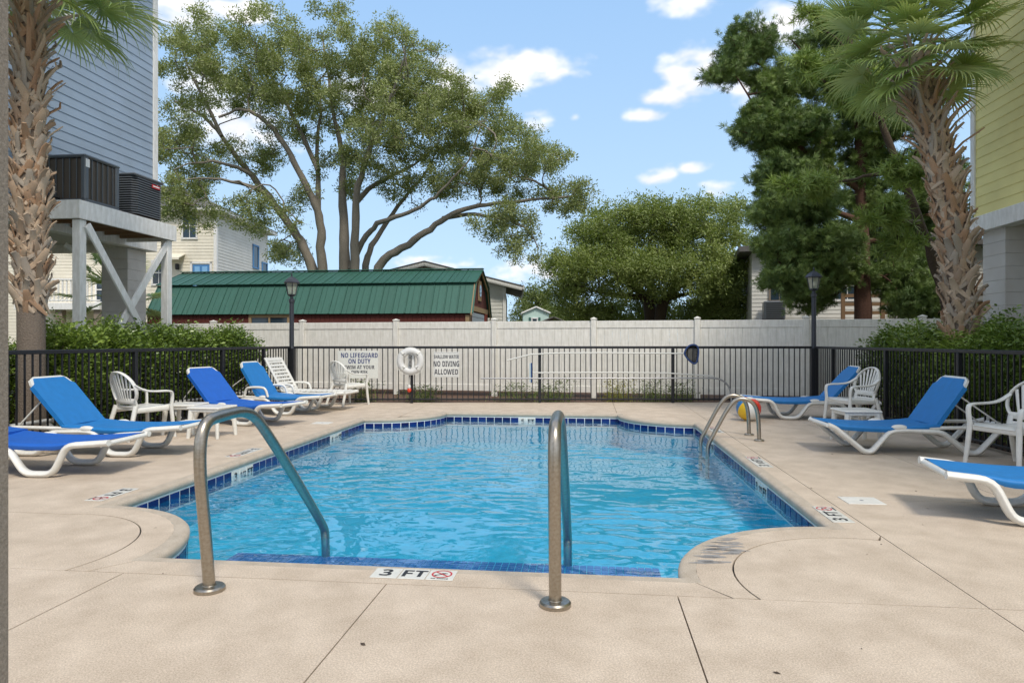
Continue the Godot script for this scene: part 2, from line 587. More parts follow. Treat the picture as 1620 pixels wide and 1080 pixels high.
func arc(cx: float, cz: float, r: float, a0: float, a1: float, n: int) -> PackedVector2Array:
	var p := PackedVector2Array()
	for i in n + 1:
		var a := deg_to_rad(lerpf(a0, a1, i / float(n)))
		p.append(Vector2(cx + r * cos(a), cz + r * sin(a)))
	return p

# the pool's edge moved outwards by d; angles run from +x towards +z (the camera)
func pool_edge(d := 0.0, n := 14) -> PackedVector2Array:
	var r := R - d
	var s := rad_to_deg(asin(d / r)) if d > 0.0 else 0.0
	var p := PackedVector2Array()
	p.append_array(arc(XL, ZN, r, -90 - s, s, n))
	p.append_array(arc(XR, ZN, r, 180 - s, 270 + s, n))
	p.append_array(arc(XR, ZF, r, 90 - s, 180 + s, n))
	p.append_array(arc(XL, ZF, r, -s, 90 + s, n))
	return p

func poly(a: Array) -> PackedVector2Array:
	var p := PackedVector2Array()
	for i in range(0, a.size(), 2):
		p.append(Vector2(a[i], a[i + 1]))
	return p

func ground_and_deck() -> void:
	var g := Geo.new()
	g.slab(poly([-600, -13.9, 600, -13.9, 600, -900, -600, -900]), -0.06, -0.06)
	g.slab(poly([-600, 60, -6.6, 60, -6.6, -13.9, -600, -13.9]), -0.06, -0.06)
	g.slab(poly([4.9, 60, 600, 60, 600, -13.9, 4.9, -13.9]), -0.06, -0.06)
	g.slab(poly([-6.6, 60, 4.9, 60, 4.9, 5.9, -6.6, 5.9]), -0.06, -0.06)
	setting("ground", g, M.ground)
	g = Geo.new()
	g.slab(poly([-7.9, -13.2, -6.4, -13.2, -6.4, -3, -7.9, -3]), -0.03, -0.06)
	g.slab(poly([4.78, -14.3, 6.6, -14.3, 6.6, -3, 4.78, -3]), -0.03, -0.06)
	g.slab(poly([-7.9, -13.2, -7.9, -19.2, 9.6, -18.2, 9.6, -14.3, 6.6, -14.3, 4.9, -15.0, -6.3, -13.72, -6.4, -13.2]), -0.03, -0.06)
	setting("mulch", g, M.mulch)
	# what shows in the joints of the deck
	g = Geo.new()
	var y := -0.014
	g.slab(poly([-6.6, 6, 4.9, 6, 4.9, -3.70, -6.6, -3.70]), y, -0.2)
	g.slab(poly([-6.6, -3.70, -3.9, -3.70, -3.9, -14.05, -6.6, -13.65]), y, -0.2)
	g.slab(poly([1.8, -3.70, 4.9, -3.70, 4.9, -15.0, 1.8, -14.65]), y, -0.2)
	g.slab(poly([-3.9, -12.4, 1.8, -12.4, 1.8, -14.65, -3.9, -14.05]), y, -0.2)
	for k in [[XL, ZN, -90, 0, -0.1, 0.1], [XR, ZN, 180, 270, 0.1, 0.1]]:
		var q := arc(k[0], k[1], R - 0.1, k[2], k[3], 10)
		q.append(Vector2(k[0], k[1]))
		g.slab(q, y, -0.2)
	setting("deck_bed", g, M.joint)

	var deck := Node3D.new()
	deck.name = "deck"
	add_child(deck)
	tag(deck, "", "", "", "structure")
	var lip := pool_edge(0.10)
	var j := 0.0035
	var zc := -3.53
	var slabs := []
	# rows nearest the camera
	for k in [[-6.6, -2.6], [-2.6, -1.08], [-1.08, 0.45], [0.45, 1.94], [1.94, 4.9]]:
		slabs.append(poly([k[0] + j, zc + j, k[1] - j, zc + j, k[1] - j, 2.2, k[0] + j, 2.2]))
		slabs.append(poly([k[0] + j, 2.2 + 2 * j, k[1] - j, 2.2 + 2 * j, k[1] - j, 6, k[0] + j, 6]))
	# rounded slabs at the two near corners
	var la := arc(XL, ZN, 0.86, -100, 20.4, 22)
	var q := PackedVector2Array([Vector2(-6.6, zc - j), Vector2(-6.6, -4.69), Vector2(-4.4, -4.69)])
	q.append_array(la)
	slabs.append(q)
	var ra := arc(XR, ZN, 0.86, 159.6, 285, 22)
	q = PackedVector2Array()
	q.append_array(ra)
	q.append(Vector2(1.94 - j, -4.76))
	q.append(Vector2(1.94 - j, zc - j))
	slabs.append(q)
	# the strip along the near edge
	slabs.append(poly([-2.60, ZN, 0.50, ZN, 0.715, zc - j, -2.815, zc - j]))
	# rings between the rounded slabs and the water
	var ring := PackedVector2Array([Vector2(-2.83, zc - j)])
	var inner := arc(XL, ZN, 0.87, 19.8, -100, 22)
	ring.append_array(inner)
	ring.append_array(PackedVector2Array([Vector2(-4.4, -4.70), Vector2(-5.52, -4.70), Vector2(-5.52, -9.2), Vector2(XL, -9.2)]))
	ring.append_array(arc(XL, ZN, R, -90, 0, 20))
	slabs.append(ring)
	ring = PackedVector2Array([Vector2(0.73, zc - j)])
	inner = arc(XR, ZN, 0.87, 160.2, 284, 22)
	ring.append_array(inner)
	ring.append_array(PackedVector2Array([Vector2(1.94 - j, -4.77), Vector2(1.94 - j, -8.4), Vector2(XR, -8.4)]))
	var far_arc := arc(XR, ZN, R, 270, 180, 20)
	ring.append_array(far_arc)
	slabs.append(ring)
	# beyond
	slabs.append(poly([-6.6, -4.70, -5.53, -4.70, -5.53, -9.2, -6.6, -9.2]))
	slabs.append(poly([-6.6, -9.207, XL + 0.5, -9.207, XL + 0.5, -14.11, -6.6, -13.75]))
	slabs.append(poly([XL + 0.507, -11.5, 0.50, -11.5, 0.50, -14.60, XL + 0.507, -14.12]))
	slabs.append(poly([0.507, -8.407, 1.94 - j, -8.407, 1.94 - j, -14.75, 0.507, -14.60]))
	slabs.append(poly([1.94 + j, zc - j, 3.42, zc - j, 3.42, -5.85, 1.94 + j, -5.85]))
	slabs.append(poly([3.427, zc - j, 4.9, zc - j, 4.9, -5.85, 3.427, -5.85]))
	slabs.append(poly([1.94 + j, -5.857, 3.42, -5.857, 3.42, -14.9, 1.94 + j, -14.75]))
	slabs.append(poly([3.427, -5.857, 4.9, -5.857, 4.9, -15.08, 3.427, -14.9]))
	for s in slabs:
		for piece in Geometry2D.clip_polygons(s, lip):
			if not Geometry2D.is_polygon_clockwise(piece) and piece.size() > 2:
				g = Geo.new()
				g.slab(piece, 0.0, -0.05)
				put("slab", g, M.deck, deck)
	# rounded nose all round the water
	g = Geo.new()
	var prof := []
	prof.append([0.10, 0.0, Vector2(0, 1)])
	prof.append([0.035, 0.0, Vector2(0, 1)])
	prof.append([0.014, -0.006, Vector2(-0.4, 0.9)])
	prof.append([0.001, -0.02, Vector2(-0.85, 0.5)])
	prof.append([0.0001, -0.04, Vector2(-1, 0)])
	prof.append([0.004, -0.06, Vector2(-0.9, -0.4)])
	prof.append([0.016, -0.075, Vector2(-0.5, -0.85)])
	prof.append([0.05, -0.078, Vector2(0, -1)])
	for i in prof.size() - 1:
		var a := pool_edge(prof[i][0], 20)
		var b := pool_edge(prof[i + 1][0], 20)
		var m := a.size()
		for k in m:
			var k2 := (k + 1) % m
			var o := Vector2(a[k2].y - a[k].y, a[k].x - a[k2].x).normalized()
			if Geometry2D.is_point_in_polygon((a[k] + a[k2]) / 2 + o * 0.02, lip) and not Geometry2D.is_point_in_polygon((a[k] + a[k2]) / 2 - o * 0.25, lip):
				o = -o
			var f := g.v.size()
			for z in [[a[k], prof[i]], [a[k2], prof[i]], [b[k2], prof[i + 1]], [b[k], prof[i + 1]]]:
				g.put(Vector3(z[0].x, z[1][1], z[0].y), Vector3(o.x * z[1][2].x, z[1][2].y, o.y * z[1][2].x))
			if (g.v[f + 1] - g.v[f]).cross(g.v[f + 2] - g.v[f]).dot(g.n[f]) + (g.v[f + 2] - g.v[f]).cross(g.v[f + 3] - g.v[f]).dot(g.n[f]) > 0.0:
				g.ix.append_array([f, f + 2, f + 1, f, f + 3, f + 2])
			else:
				g.ix.append_array([f, f + 1, f + 2, f, f + 2, f + 3])
	put("coping", g, M.coping, deck)
	# worn grey scuffs on the rounded corner
	g = Geo.new()
	rng.seed = 5
	for i in 110:
		var c := Vector2(0.58 + rng.randf() * 0.36, -4.06 - rng.randf() * 0.55)
		if c.distance_to(Vector2(XR, ZN)) < 0.9 or c.distance_to(Vector2(XR, ZN)) > 1.07:
			continue
		var p := PackedVector2Array()
		for k in 7:
			var a := TAU * k / 7
			p.append(c + Vector2(cos(a) * rng.randf_range(0.02, 0.08), sin(a) * rng.randf_range(0.006, 0.018)))
		g.slab(p, 0.0015, 0.0015)
	var sc := put("scuff_mark", g, M.scuff, deck)
	tag(sc, "", "", "", "stuff")

func pool() -> void:
	var root := Node3D.new()
	root.name = "pool_basin"
	add_child(root)
	tag(root, "", "", "", "structure")
	var g := Geo.new()
	var e := pool_edge(0.02, 16)
	var m := e.size()
	for k in m:
		var a := e[k]
		var b := e[(k + 1) % m]
		g.face(Vector3(a.x, -0.05, a.y), Vector3(b.x, -0.05, b.y), Vector3(b.x, -0.7, b.y), Vector3(a.x, -0.7, a.y))
	put("pool_wall", g, M.plaster, root)
	g = Geo.new()
	var x0 := XL - 0.3
	var x1 := XR + 0.3
	g.face(Vector3(x0, -0.44, -3.5), Vector3(x1, -0.44, -3.5), Vector3(x1, -0.48, -8), Vector3(x0, -0.48, -8))
	g.face(Vector3(x0, -0.48, -8), Vector3(x1, -0.48, -8), Vector3(x1, -0.56, -12.6), Vector3(x0, -0.56, -12.6))
	put("pool_floor", g, M.plaster, root)
	# the entry steps at the near end
	for s in [[-0.29, -4.80]]:
		g = Geo.new()
		var st := PackedVector2Array([Vector2(-2.62, -3.7), Vector2(-2.62, s[1]), Vector2(0.52, s[1]), Vector2(0.52, -3.7)])
		g.slab(st, s[0], -0.6)
		put("step", g, M.step, root)
	g = Geo.new()
	for r in 4:
		for i in 62:
			g.box(Vector3(-2.59 + i * 0.05, -0.287, -4.78 + r * 0.048), Vector3(0.044, 0.012, 0.042))
	tag(put("step_mosaic", g, M.mosaic, root), "", "", "", "stuff")
	# tiles at the waterline
	var grout := Geo.new()
	for k in m:
		var a := e[k]
		var b := e[(k + 1) % m]
		var o := Vector2(b.y - a.y, a.x - b.x).normalized() * 0.004
		if not Geometry2D.is_point_in_polygon((a + b) / 2 + o * 2, e):
			o = -o
		grout.face(Vector3(a.x + o.x, -0.074, a.y + o.y), Vector3(b.x + o.x, -0.074, b.y + o.y), Vector3(b.x + o.x, -0.245, b.y + o.y), Vector3(a.x + o.x, -0.245, a.y + o.y))
	put("tile_grout", grout, M.grout, root)
	var tb := Geo.new()
	tb.box(Vector3.ZERO, Vector3(0.137, 0.137, 0.007), 0.002)
	var tm := tb.mesh()
	# depth letters stand on white tiles: [x, z, facing, text for each tile]
	var runs := []
	var r2 := R - 0.02
	runs.append([Vector2(XL - 0.014, ZN - r2), Vector2(XL - 0.014, ZF + r2), 90.0])
	runs.append([Vector2(XR + 0.014, ZF + r2), Vector2(XR + 0.014, ZN - r2), -90.0])
	runs.append([Vector2(XL + r2, ZF - 0.014), Vector2(XR - r2, ZF - 0.014), 0.0])
	var marks := {0: {12: "3", 13: "1/2", 14: "FT", 30: "4", 31: "1/2", 32: "FT"}, 1: {26: "3", 27: "1/2", 28: "FT", 8: "4", 9: "1/2", 10: "FT"}, 2: {9: "5", 10: "FT"}}
	rng.seed = 8
	var kinds := [M.tile, M.tile, M.tile2, M.tile3, M.tile2]
	for ri in runs.size():
		var a: Vector2 = runs[ri][0]
		var b: Vector2 = runs[ri][1]
		var n := int(round(a.distance_to(b) / 0.153))
		for i in n:
			var p := a.lerp(b, (i + 0.5) / n)
			var bas := Basis(Vector3.UP, deg_to_rad(runs[ri][2]))
			var white: bool = marks[ri].has(i)
			var t := put("tile", tm, M.white_tile if white else kinds[rng.randi() % 5], root, Vector3(p.x, -0.158, p.y), bas)
			if white:
				var s: String = marks[ri][i]
				letters(s, 0.085 if s.length() < 3 else 0.06, M.black, t, Vector3(0, -0.0, 0.0075), Basis(), 0.002)
	for k in [[XL, ZF, 0.0, 90.0], [XR, ZF, 90.0, 180.0], [XL, ZN, -90.0, 0.0], [XR, ZN, 180.0, 270.0]]:
		for i in 12:
			var an := deg_to_rad(lerpf(k[2], k[3], (i + 0.5) / 12.0))
			var dir := Vector3(cos(an), 0, sin(an))
			put("tile", tm, kinds[rng.randi() % 5], root, Vector3(k[0], -0.158, k[1]) + dir * (r2 + 0.002), Basis(Vector3.UP, PI / 2 - an))
	# water with small wind ripples
	g = Geo.new()
	var f := FastNoiseLite.new()
	f.seed = 4
	f.frequency = 1.0
	f.fractal_octaves = 3
	f.fractal_gain = 0.5
	var big := FastNoiseLite.new()
	big.seed = 14
	big.frequency = 0.28
	var nx := 190
	var nz := 290
	var wx0 := XL - 0.02
	var wx1 := XR + 0.02
	var wz0 := ZN + 0.02
	var wz1 := ZF - 0.02
	var hs := PackedFloat32Array()
	hs.resize(nx * nz)
	for zi in nz:
		for xi in nx:
			var x := lerpf(wx0, wx1, xi / float(nx - 1))
			var z := lerpf(wz0, wz1, zi / float(nz - 1))
			var calm := 0.15 + 0.85 * smoothstep(-0.2, 0.3, big.get_noise_2d(x * 1.3 + 9.0, z * 1.3))
			calm *= lerpf(1.0, 0.22, smoothstep(-7.5, -11.0, z))
			hs[zi * nx + xi] = f.get_noise_3d(x * 2.4 + z * 0.4, z * 5.6, 0.0) * 0.0155 * calm + big.get_noise_2d(x * 5.0, z * 5.0 + 40.0) * 0.006 * lerpf(1.0, 0.45, smoothstep(-8.0, -11.5, z))
	var dx := (wx1 - wx0) / (nx - 1)
	var dz := (wz1 - wz0) / (nz - 1)
	for zi in nz:
		for xi in nx:
			var h0 := hs[zi * nx + xi]
			var hx := hs[zi * nx + mini(xi + 1, nx - 1)] - hs[zi * nx + maxi(xi - 1, 0)]
			var hz := hs[mini(zi + 1, nz - 1) * nx + xi] - hs[maxi(zi - 1, 0) * nx + xi]
			g.put(Vector3(wx0 + dx * xi, WATER + h0, wz0 + dz * zi), Vector3(-hx / (2 * dx), 1.0, -hz / (2 * dz)))
	for zi in nz - 1:
		for xi in nx - 1:
			var p := Vector2(wx0 + dx * (xi + 0.5), wz0 + dz * (zi + 0.5))
			if Geometry2D.is_point_in_polygon(p, e) or p.distance_to(Vector2(clampf(p.x, XL + 1, XR - 1), p.y)) < 0.0:
				var a := zi * nx + xi
				g.ix.append_array([a, a + nx, a + 1, a + 1, a + nx, a + nx + 1])
	setting("water", g, M.water)

func letters(text: String, size: float, m: Material, parent: Node, at: Vector3, turn := Basis(), deep := 0.002, squeeze := 1.0) -> MeshInstance3D:
	var t := TextMesh.new()
	var sf := SystemFont.new()
	sf.font_names = PackedStringArray(["Droid Sans"])
	sf.font_weight = 700
	t.font = sf
	t.text = text
	t.font_size = 64
	t.pixel_size = size / 46.0
	t.depth = deep
	t.curve_step = 2.0
	var o := put("lettering", t, m, parent, at, turn * Basis.from_scale(Vector3(squeeze, 1, 1)))
	return o

# ------------------------------------------------------------------ fences
func white_fence() -> void:
	# privacy fence of white boards behind the pool fence
	var a := Vector2(-12.79, -17.48)
	var b := Vector2(12.4, -14.75)
	var dir := (b - a).normalized()
	var at := Vector3(a.x, -0.1, a.y)
	var root := thing("privacy_fence", "tall off-white vinyl privacy fence with capped posts behind the pool fence", "fence", at, -atan2(dir.y, dir.x))
	var xs := [0.0, 2.75, 5.40, 8.0, 10.56, 12.98, 15.34, 17.66, 19.98, 22.4, 24.9]
	var pm := Geo.new()
	pm.box(Vector3(0, 0.96, 0), Vector3(0.127, 1.92, 0.127), 0.008)
	var post := pm.mesh()
	pm = Geo.new()
	pm.box(Vector3(0, 0.012, 0), Vector3(0.15, 0.024, 0.15), 0.005)
	for s in 4:
		var an := s * PI / 2
		var p0 := Vector3(0.066, 0.024, 0.066).rotated(Vector3.UP, an)
		var p1 := Vector3(0.066, 0.024, -0.066).rotated(Vector3.UP, an)
		pm.tri(p0, p1, Vector3(0, 0.055, 0), Vector3(1, 1, 0).rotated(Vector3.UP, an).normalized())
	var cap := pm.mesh()
	for x in xs:
		var o := put("post", post, M.vinyl, root, Vector3(x, 0, 0))
		put("cap", cap, M.vinyl, o, Vector3(0, 1.92, 0))
	for i in xs.size() - 1:
		var x0: float = xs[i] + 0.065
		var x1: float = xs[i + 1] - 0.065
		var len := x1 - x0
		for r in [[1.80, 0.17], [0.27, 0.16]]:
			var g := Geo.new()
			g.box(Vector3.ZERO, Vector3(len, r[1], 0.05), 0.006)
			put("rail", g, M.vinyl, root, Vector3((x0 + x1) / 2, r[0], 0))
		var n := int(round(len / 0.18))
		var w := len / n
		var g2 := Geo.new()
		g2.box(Vector3.ZERO, Vector3(w - 0.003, 1.37, 0.022), 0.003)
		var bm := g2.mesh()
		for k in n:
			put("board", bm, M.vinyl, root, Vector3(x0 + w * (k + 0.5), 1.033, 0))

func metal_fence(called_label: String, a: Vector2, b: Vector2, posts: Array, step: float) -> void:
	var d := b - a
	var len := d.length()
	var root := thing("pool_fence", called_label, "fence", Vector3(a.x, 0, a.y), -atan2(d.y, d.x), "black metal picket fences round the pool")
	for r in [[1.175, 0.05, 0.045], [0.075, 0.035, 0.03]]:
		var g := Geo.new()
		g.box(Vector3(len / 2, r[0], 0), Vector3(len, r[1], r[2]), 0.006)
		put("rail", g, M.fence_metal, root)
	var g := Geo.new()
	g.box(Vector3(0, 0.6, 0), Vector3(0.017, 1.12, 0.017), 0.0)
	var pk := g.mesh()
	g = Geo.new()
	g.box(Vector3(0, 0.575, 0), Vector3(0.062, 1.15, 0.062), 0.006)
	var pm := g.mesh()
	var n := int(len / step)
	for i in range(1, n):
		var x := i * step
		var hit := false
		for p in posts:
			hit = hit or absf(x - p * len) < 0.045
		if not hit:
			put("picket", pk, M.fence_metal, root, Vector3(x, 0, 0))
	for p in posts:
		put("post", pm, M.fence_metal, root, Vector3(p * len, 0, 0))

func pool_fences() -> void:
	metal_fence("black metal picket fence along the far end of the pool, hung with signs and poles", Vector2(-6.27, -13.72), Vector2(4.74, -14.97), [0.0, 0.475, 0.73, 1.0], 0.1135)
	metal_fence("black metal picket fence in front of the hedge below the blue house", Vector2(-6.56, -4.2), Vector2(-6.28, -13.70), [0.0, 0.25, 0.50, 0.73, 0.88], 0.108)
	metal_fence("black metal picket fence in front of the hedge below the yellow house", Vector2(4.75, -14.95), Vector2(4.79, -4.2), [0.10, 0.32, 0.52, 0.70, 0.88], 0.112)

# ------------------------------------------------------------------ buildings
func lap_boards(root: Node3D, len: float, y0: float, n: int, each: float, m: Material, at: Vector3, turn: Basis, called := "siding_board") -> void:
	var ms := []
	# each course is two boards that butt at a staggered joint
	for f in [0.34, 0.58, 0.75]:
		var halves := []
		for e in 2:
			var l: float = len * (f if e == 0 else 1.0 - f) - 0.003
			var g := Geo.new()
			var p := PackedVector2Array([Vector2(0, 0), Vector2(0.014, 0.0), Vector2(0.014, 0.006), Vector2(0.004, each + 0.012), Vector2(0, each + 0.012)])
			g.xf = Transform3D(Basis(Vector3(0, 0, 1), Vector3.UP, Vector3(-1, 0, 0)), Vector3.ZERO)   # +z is the outward side
			g.prism(p, -l / 2, l / 2)
			halves.append([g.mesh(), (-len * (1.0 - f) if e == 0 else len * f) / 2])
		ms.append(halves)
	for i in n:
		for hf in ms[(i * 5 + i / 4) % 3]:
			put(called, hf[0], m, root, at + Vector3.UP * (y0 + i * each) + turn * Vector3(hf[1], 0, 0), turn)

func blue_house() -> void:
	# raised house: its wall runs along x = -8.95 up to the corner at z = -13.15
	var root := thing("blue_house", "raised blue house with lap siding and white corner trim behind the palm", "house", Vector3(-8.95, 0, -13.15))
	var g := Geo.new()
	g.box(Vector3(-4.5, 6.7, 5.5), Vector3(8.97, 6.7, 10.96))
	put("wall", g, M.blue_siding, root)
	# boards: local +z of lap_boards is outward
	lap_boards(root, 10.9, 3.46, 38, 0.16, M.blue_siding, Vector3(-0.012, 0, 5.5), Basis(Vector3.UP, PI / 2))
	g = Geo.new()
	g.box(Vector3(0.012, 6.62, 0.06), Vector3(0.03, 6.4, 0.14), 0.004)
	g.box(Vector3(-0.06, 6.62, -0.012), Vector3(0.12, 6.4, 0.03), 0.004)
	put("corner_trim", g, M.white_paint, root)
	g = Geo.new()
	g.box(Vector3(-0.10, 3.31, 5.6), Vector3(0.22, 0.29, 11.2), 0.005)
	g.box(Vector3(-4.6, 3.31, 0.07), Vector3(8.8, 0.29, 0.2), 0.005)
	put("beam", g, M.white_paint, root)
	g = Geo.new()
	g.box(Vector3(-4.6, 3.335, 5.7), Vector3(8.75, 0.03, 11.0))
	put("soffit", g, M.soffit, root)
	g = Geo.new()
	var pr := PackedVector2Array([Vector2(0.5, 9.75), Vector2(-4.5, 12.3), Vector2(-9.5, 9.75), Vector2(-9.5, 9.6), Vector2(0.5, 9.6)])
	g.prism(pr, -0.5, 11.5)
	put("roof", g, M.shingle, root)
	# pillars of painted blocks
	for p in [Vector2(-0.42, 0.42), Vector2(-0.42, 3.9), Vector2(-0.42, 7.2), Vector2(-6.0, 0.42), Vector2(-6.0, 3.9)]:
		block_pillar(root, Vector3(p.x, 0, p.y), 0.56, 3.155)
	# pipe that comes down beside the corner pillar
	g = Geo.new()
	g.tube(chaikin(pts([-0.75, 3.1, 1.6, -0.62, 2.98, 1.45, -0.56, 2.85, 1.38, -0.56, 2.3, 1.38, -0.56, 0, 1.38]), 2), 0.055, 10)
	put("drain_pipe", g, M.white_paint, root)
	g = Geo.new()
	for s in [[0.30, 0.2], [0.11, 0.13]]:
		g.box(Vector3(0.035, 0, 0), Vector3(0.07, 0.2, 0.24) * (1.0 if s[0] > 0.2 else 0.8), 0.01)
	var vt := put("vent_cover", g, M.white_paint, root, Vector3(0.02, 6.83, 2.45))
	for k in 4:
		g = Geo.new()
		g.box(Vector3.ZERO, Vector3(0.02, 0.012, 0.17), 0.0)
		put("louver", g, M.soffit, vt, Vector3(0.078, -0.06 + k * 0.04, 0))
	# stand for the cooling units
	var st := thing("equipment_platform", "white wooden platform on cross-braced posts beside the blue house", "platform", Vector3(-7.9, 0, -9.74))
	g = Geo.new()
	g.box(Vector3(-0.02, 3.37, -1.22), Vector3(0.045, 0.29, 2.50), 0.004)
	g.box(Vector3(-0.53, 3.37, 0.005), Vector3(0.97, 0.29, 0.045), 0.004)
	g.box(Vector3(-0.53, 3.37, -2.445), Vector3(0.97, 0.29, 0.045), 0.004)
	put("fascia", g, M.white_paint, st)
	for k in 17:
		g = Geo.new()
		g.box(Vector3(-0.53, 3.505, -0.10 - k * 0.143), Vector3(0.96, 0.03, 0.134), 0.003)
		put("deck_plank", g, M.wood, st)
	for k in 6:
		g = Geo.new()
		g.box(Vector3(-0.53, 3.37, -0.2 - k * 0.41), Vector3(0.95, 0.20, 0.04))
		put("joist", g, M.wood, st)
	for z in [-0.11, -2.33]:
		g = Geo.new()
		g.box(Vector3(-0.115, 1.612, z), Vector3(0.14, 3.22, 0.14), 0.008)
		put("post", g, M.white_paint, st)
	for s in [0, 1]:
		g = Geo.new()
		var z0 := -0.16 if s == 0 else -2.28
		var z1 := -2.28 if s == 0 else -0.16
		var x: float = -0.02 if s == 0 else -0.075
		var bd0 := Vector3(x, 3.15, z0)
		var bd1 := Vector3(x, 0.55, z1)
		var ln := (bd1 - bd0).normalized()
		g.box((bd0 + bd1) / 2, Vector3(0.04, bd0.distance_to(bd1), 0.135), 0.006, Basis(Vector3.RIGHT, -ln, Vector3.RIGHT.cross(-ln)))
		put("brace", g, M.white_paint, st)
	# cooling units
	var u := thing("cooling_unit", "grey cooling unit with vertical grille bars and a white sticker on the platform", "air conditioner", Vector3(-8.40, 3.522, -10.36), 0.0, "cooling units on the platform")
	var hw := 0.40
	g = Geo.new()
	g.box(Vector3(0, 0.38, 0), Vector3(hw * 2 - 0.06, 0.70, hw * 2 - 0.06), 0.02)
	put("coil", g, M.ac_fin, u)
	g = Geo.new()
	g.box(Vector3(0, 0.035, 0), Vector3(hw * 2, 0.07, hw * 2), 0.015)
	put("base_pan", g, M.ac_grey, u)
	g = Geo.new()
	g.box(Vector3(0, 0.755, 0), Vector3(hw * 2 + 0.02, 0.05, hw * 2 + 0.02), 0.02)
	put("lid", g, M.ac_grey, u)
	for sx in [-1, 1]:
		for sz in [-1, 1]:
			g = Geo.new()
			g.box(Vector3(sx * (hw - 0.045), 0.4, sz * (hw - 0.045)), Vector3(0.09, 0.70, 0.09), 0.02)
			put("corner_post", g, M.ac_grey, u)
	g = Geo.new()
	g.box(Vector3(0, 0.36, 0), Vector3(0.012, 0.64, 0.012))
	var barm := g.mesh()
	for k in 5:
		var o := -0.24 + k * 0.12
		put("grille_bar", barm, M.ac_grey, u, Vector3(hw - 0.012, 0.04, o))
		put("grille_bar", barm, M.ac_grey, u, Vector3(o, 0.04, hw - 0.012))
	g = Geo.new()
	g.box(Vector3(hw + 0.002, 0.64, hw - 0.05), Vector3(0.004, 0.13, 0.085))
	put("sticker", g, M.label, u)
	g = Geo.new()
	g.box(Vector3(-hw + 0.06, 0.58, hw + 0.002), Vector3(0.07, 0.26, 0.004))
	put("data_plate", g, M.label, u)
	var u2 := thing("cooling_unit", "dark cooling unit with horizontal louvers and a small red badge on the platform", "air conditioner", Vector3(-8.40, 3.522, -11.55), 0.0, "cooling units on the platform")
	g = Geo.new()
	g.box(Vector3(0, 0.36, 0), Vector3(0.74, 0.70, 0.74), 0.05)
	put("cabinet", g, M.ac_dark, u2)
	g = Geo.new()
	g.box(Vector3(0, 0.75, 0), Vector3(0.84, 0.05, 0.84), 0.04)
	put("lid", g, M.ac_grey, u2)
	for k in 16:
		g = Geo.new()
		var y := 0.06 + k * 0.042
		var sq := PackedVector3Array()
		for q in [[0.41, 0.33], [0.33, 0.41], [-0.33, 0.41], [-0.41, 0.33], [-0.41, -0.33], [-0.33, -0.41], [0.33, -0.41], [0.41, -0.33]]:
			sq.append(Vector3(q[0], y, q[1]))
		for q in 8:
			var p0 := sq[q]
			var p1 := sq[(q + 1) % 8]
			var o := Vector3(0.96, 1, 0.96)
			g.face(p0, p1, p1 * o + Vector3.UP * 0.026, p0 * o + Vector3.UP * 0.026)
			g.face(p0, p1, p1 * Vector3(0.95, 1, 0.95) - Vector3.UP * 0.002, p0 * Vector3(0.95, 1, 0.95) - Vector3.UP * 0.002)
		put("louver", g, M.ac_grey, u2)
	g = Geo.new()
	g.box(Vector3(0.415, 0.635, -0.16), Vector3(0.012, 0.07, 0.22), 0.003)
	var bd := put("badge", g, M.red, u2)
	g = Geo.new()
	g.box(Vector3(0.423, 0.638, -0.16), Vector3(0.003, 0.022, 0.18))
	put("badge_band", g, M.label, bd)
	# pipes from the wall to the units
	g = Geo.new()
	g.tube(chaikin(pts([-8.93, 4.25, -9.6, -8.7, 4.2, -9.62, -8.65, 3.8, -9.66, -8.62, 3.58, -9.75, -8.5, 3.56, -9.93]), 2), 0.02, 7)
	g.tube(chaikin(pts([-8.93, 3.95, -9.5, -8.75, 3.9, -9.55, -8.6, 3.62, -9.7, -8.42, 3.60, -9.93]), 2), 0.028, 7)
	var hose := put("refrigerant_hose", g, M.ac_dark, self)
	tag(hose, "black insulated hoses running from the blue wall to the cooling unit", "hose")

func block_pillar(root: Node3D, at: Vector3, w: float, hh: float) -> void:
	var p := Node3D.new()
	p.name = "pillar"
	root.add_child(p, true)
	p.position = at
	var n := int(hh / 0.203)
	var e := hh / n
	var g := Geo.new()
	g.box(Vector3(0, e / 2, 0), Vector3(w, e - 0.0025, w), 0.003)
	var bm := g.mesh()
	for i in n:
		put("block", bm, M.block, p, Vector3(0, i * e, 0))

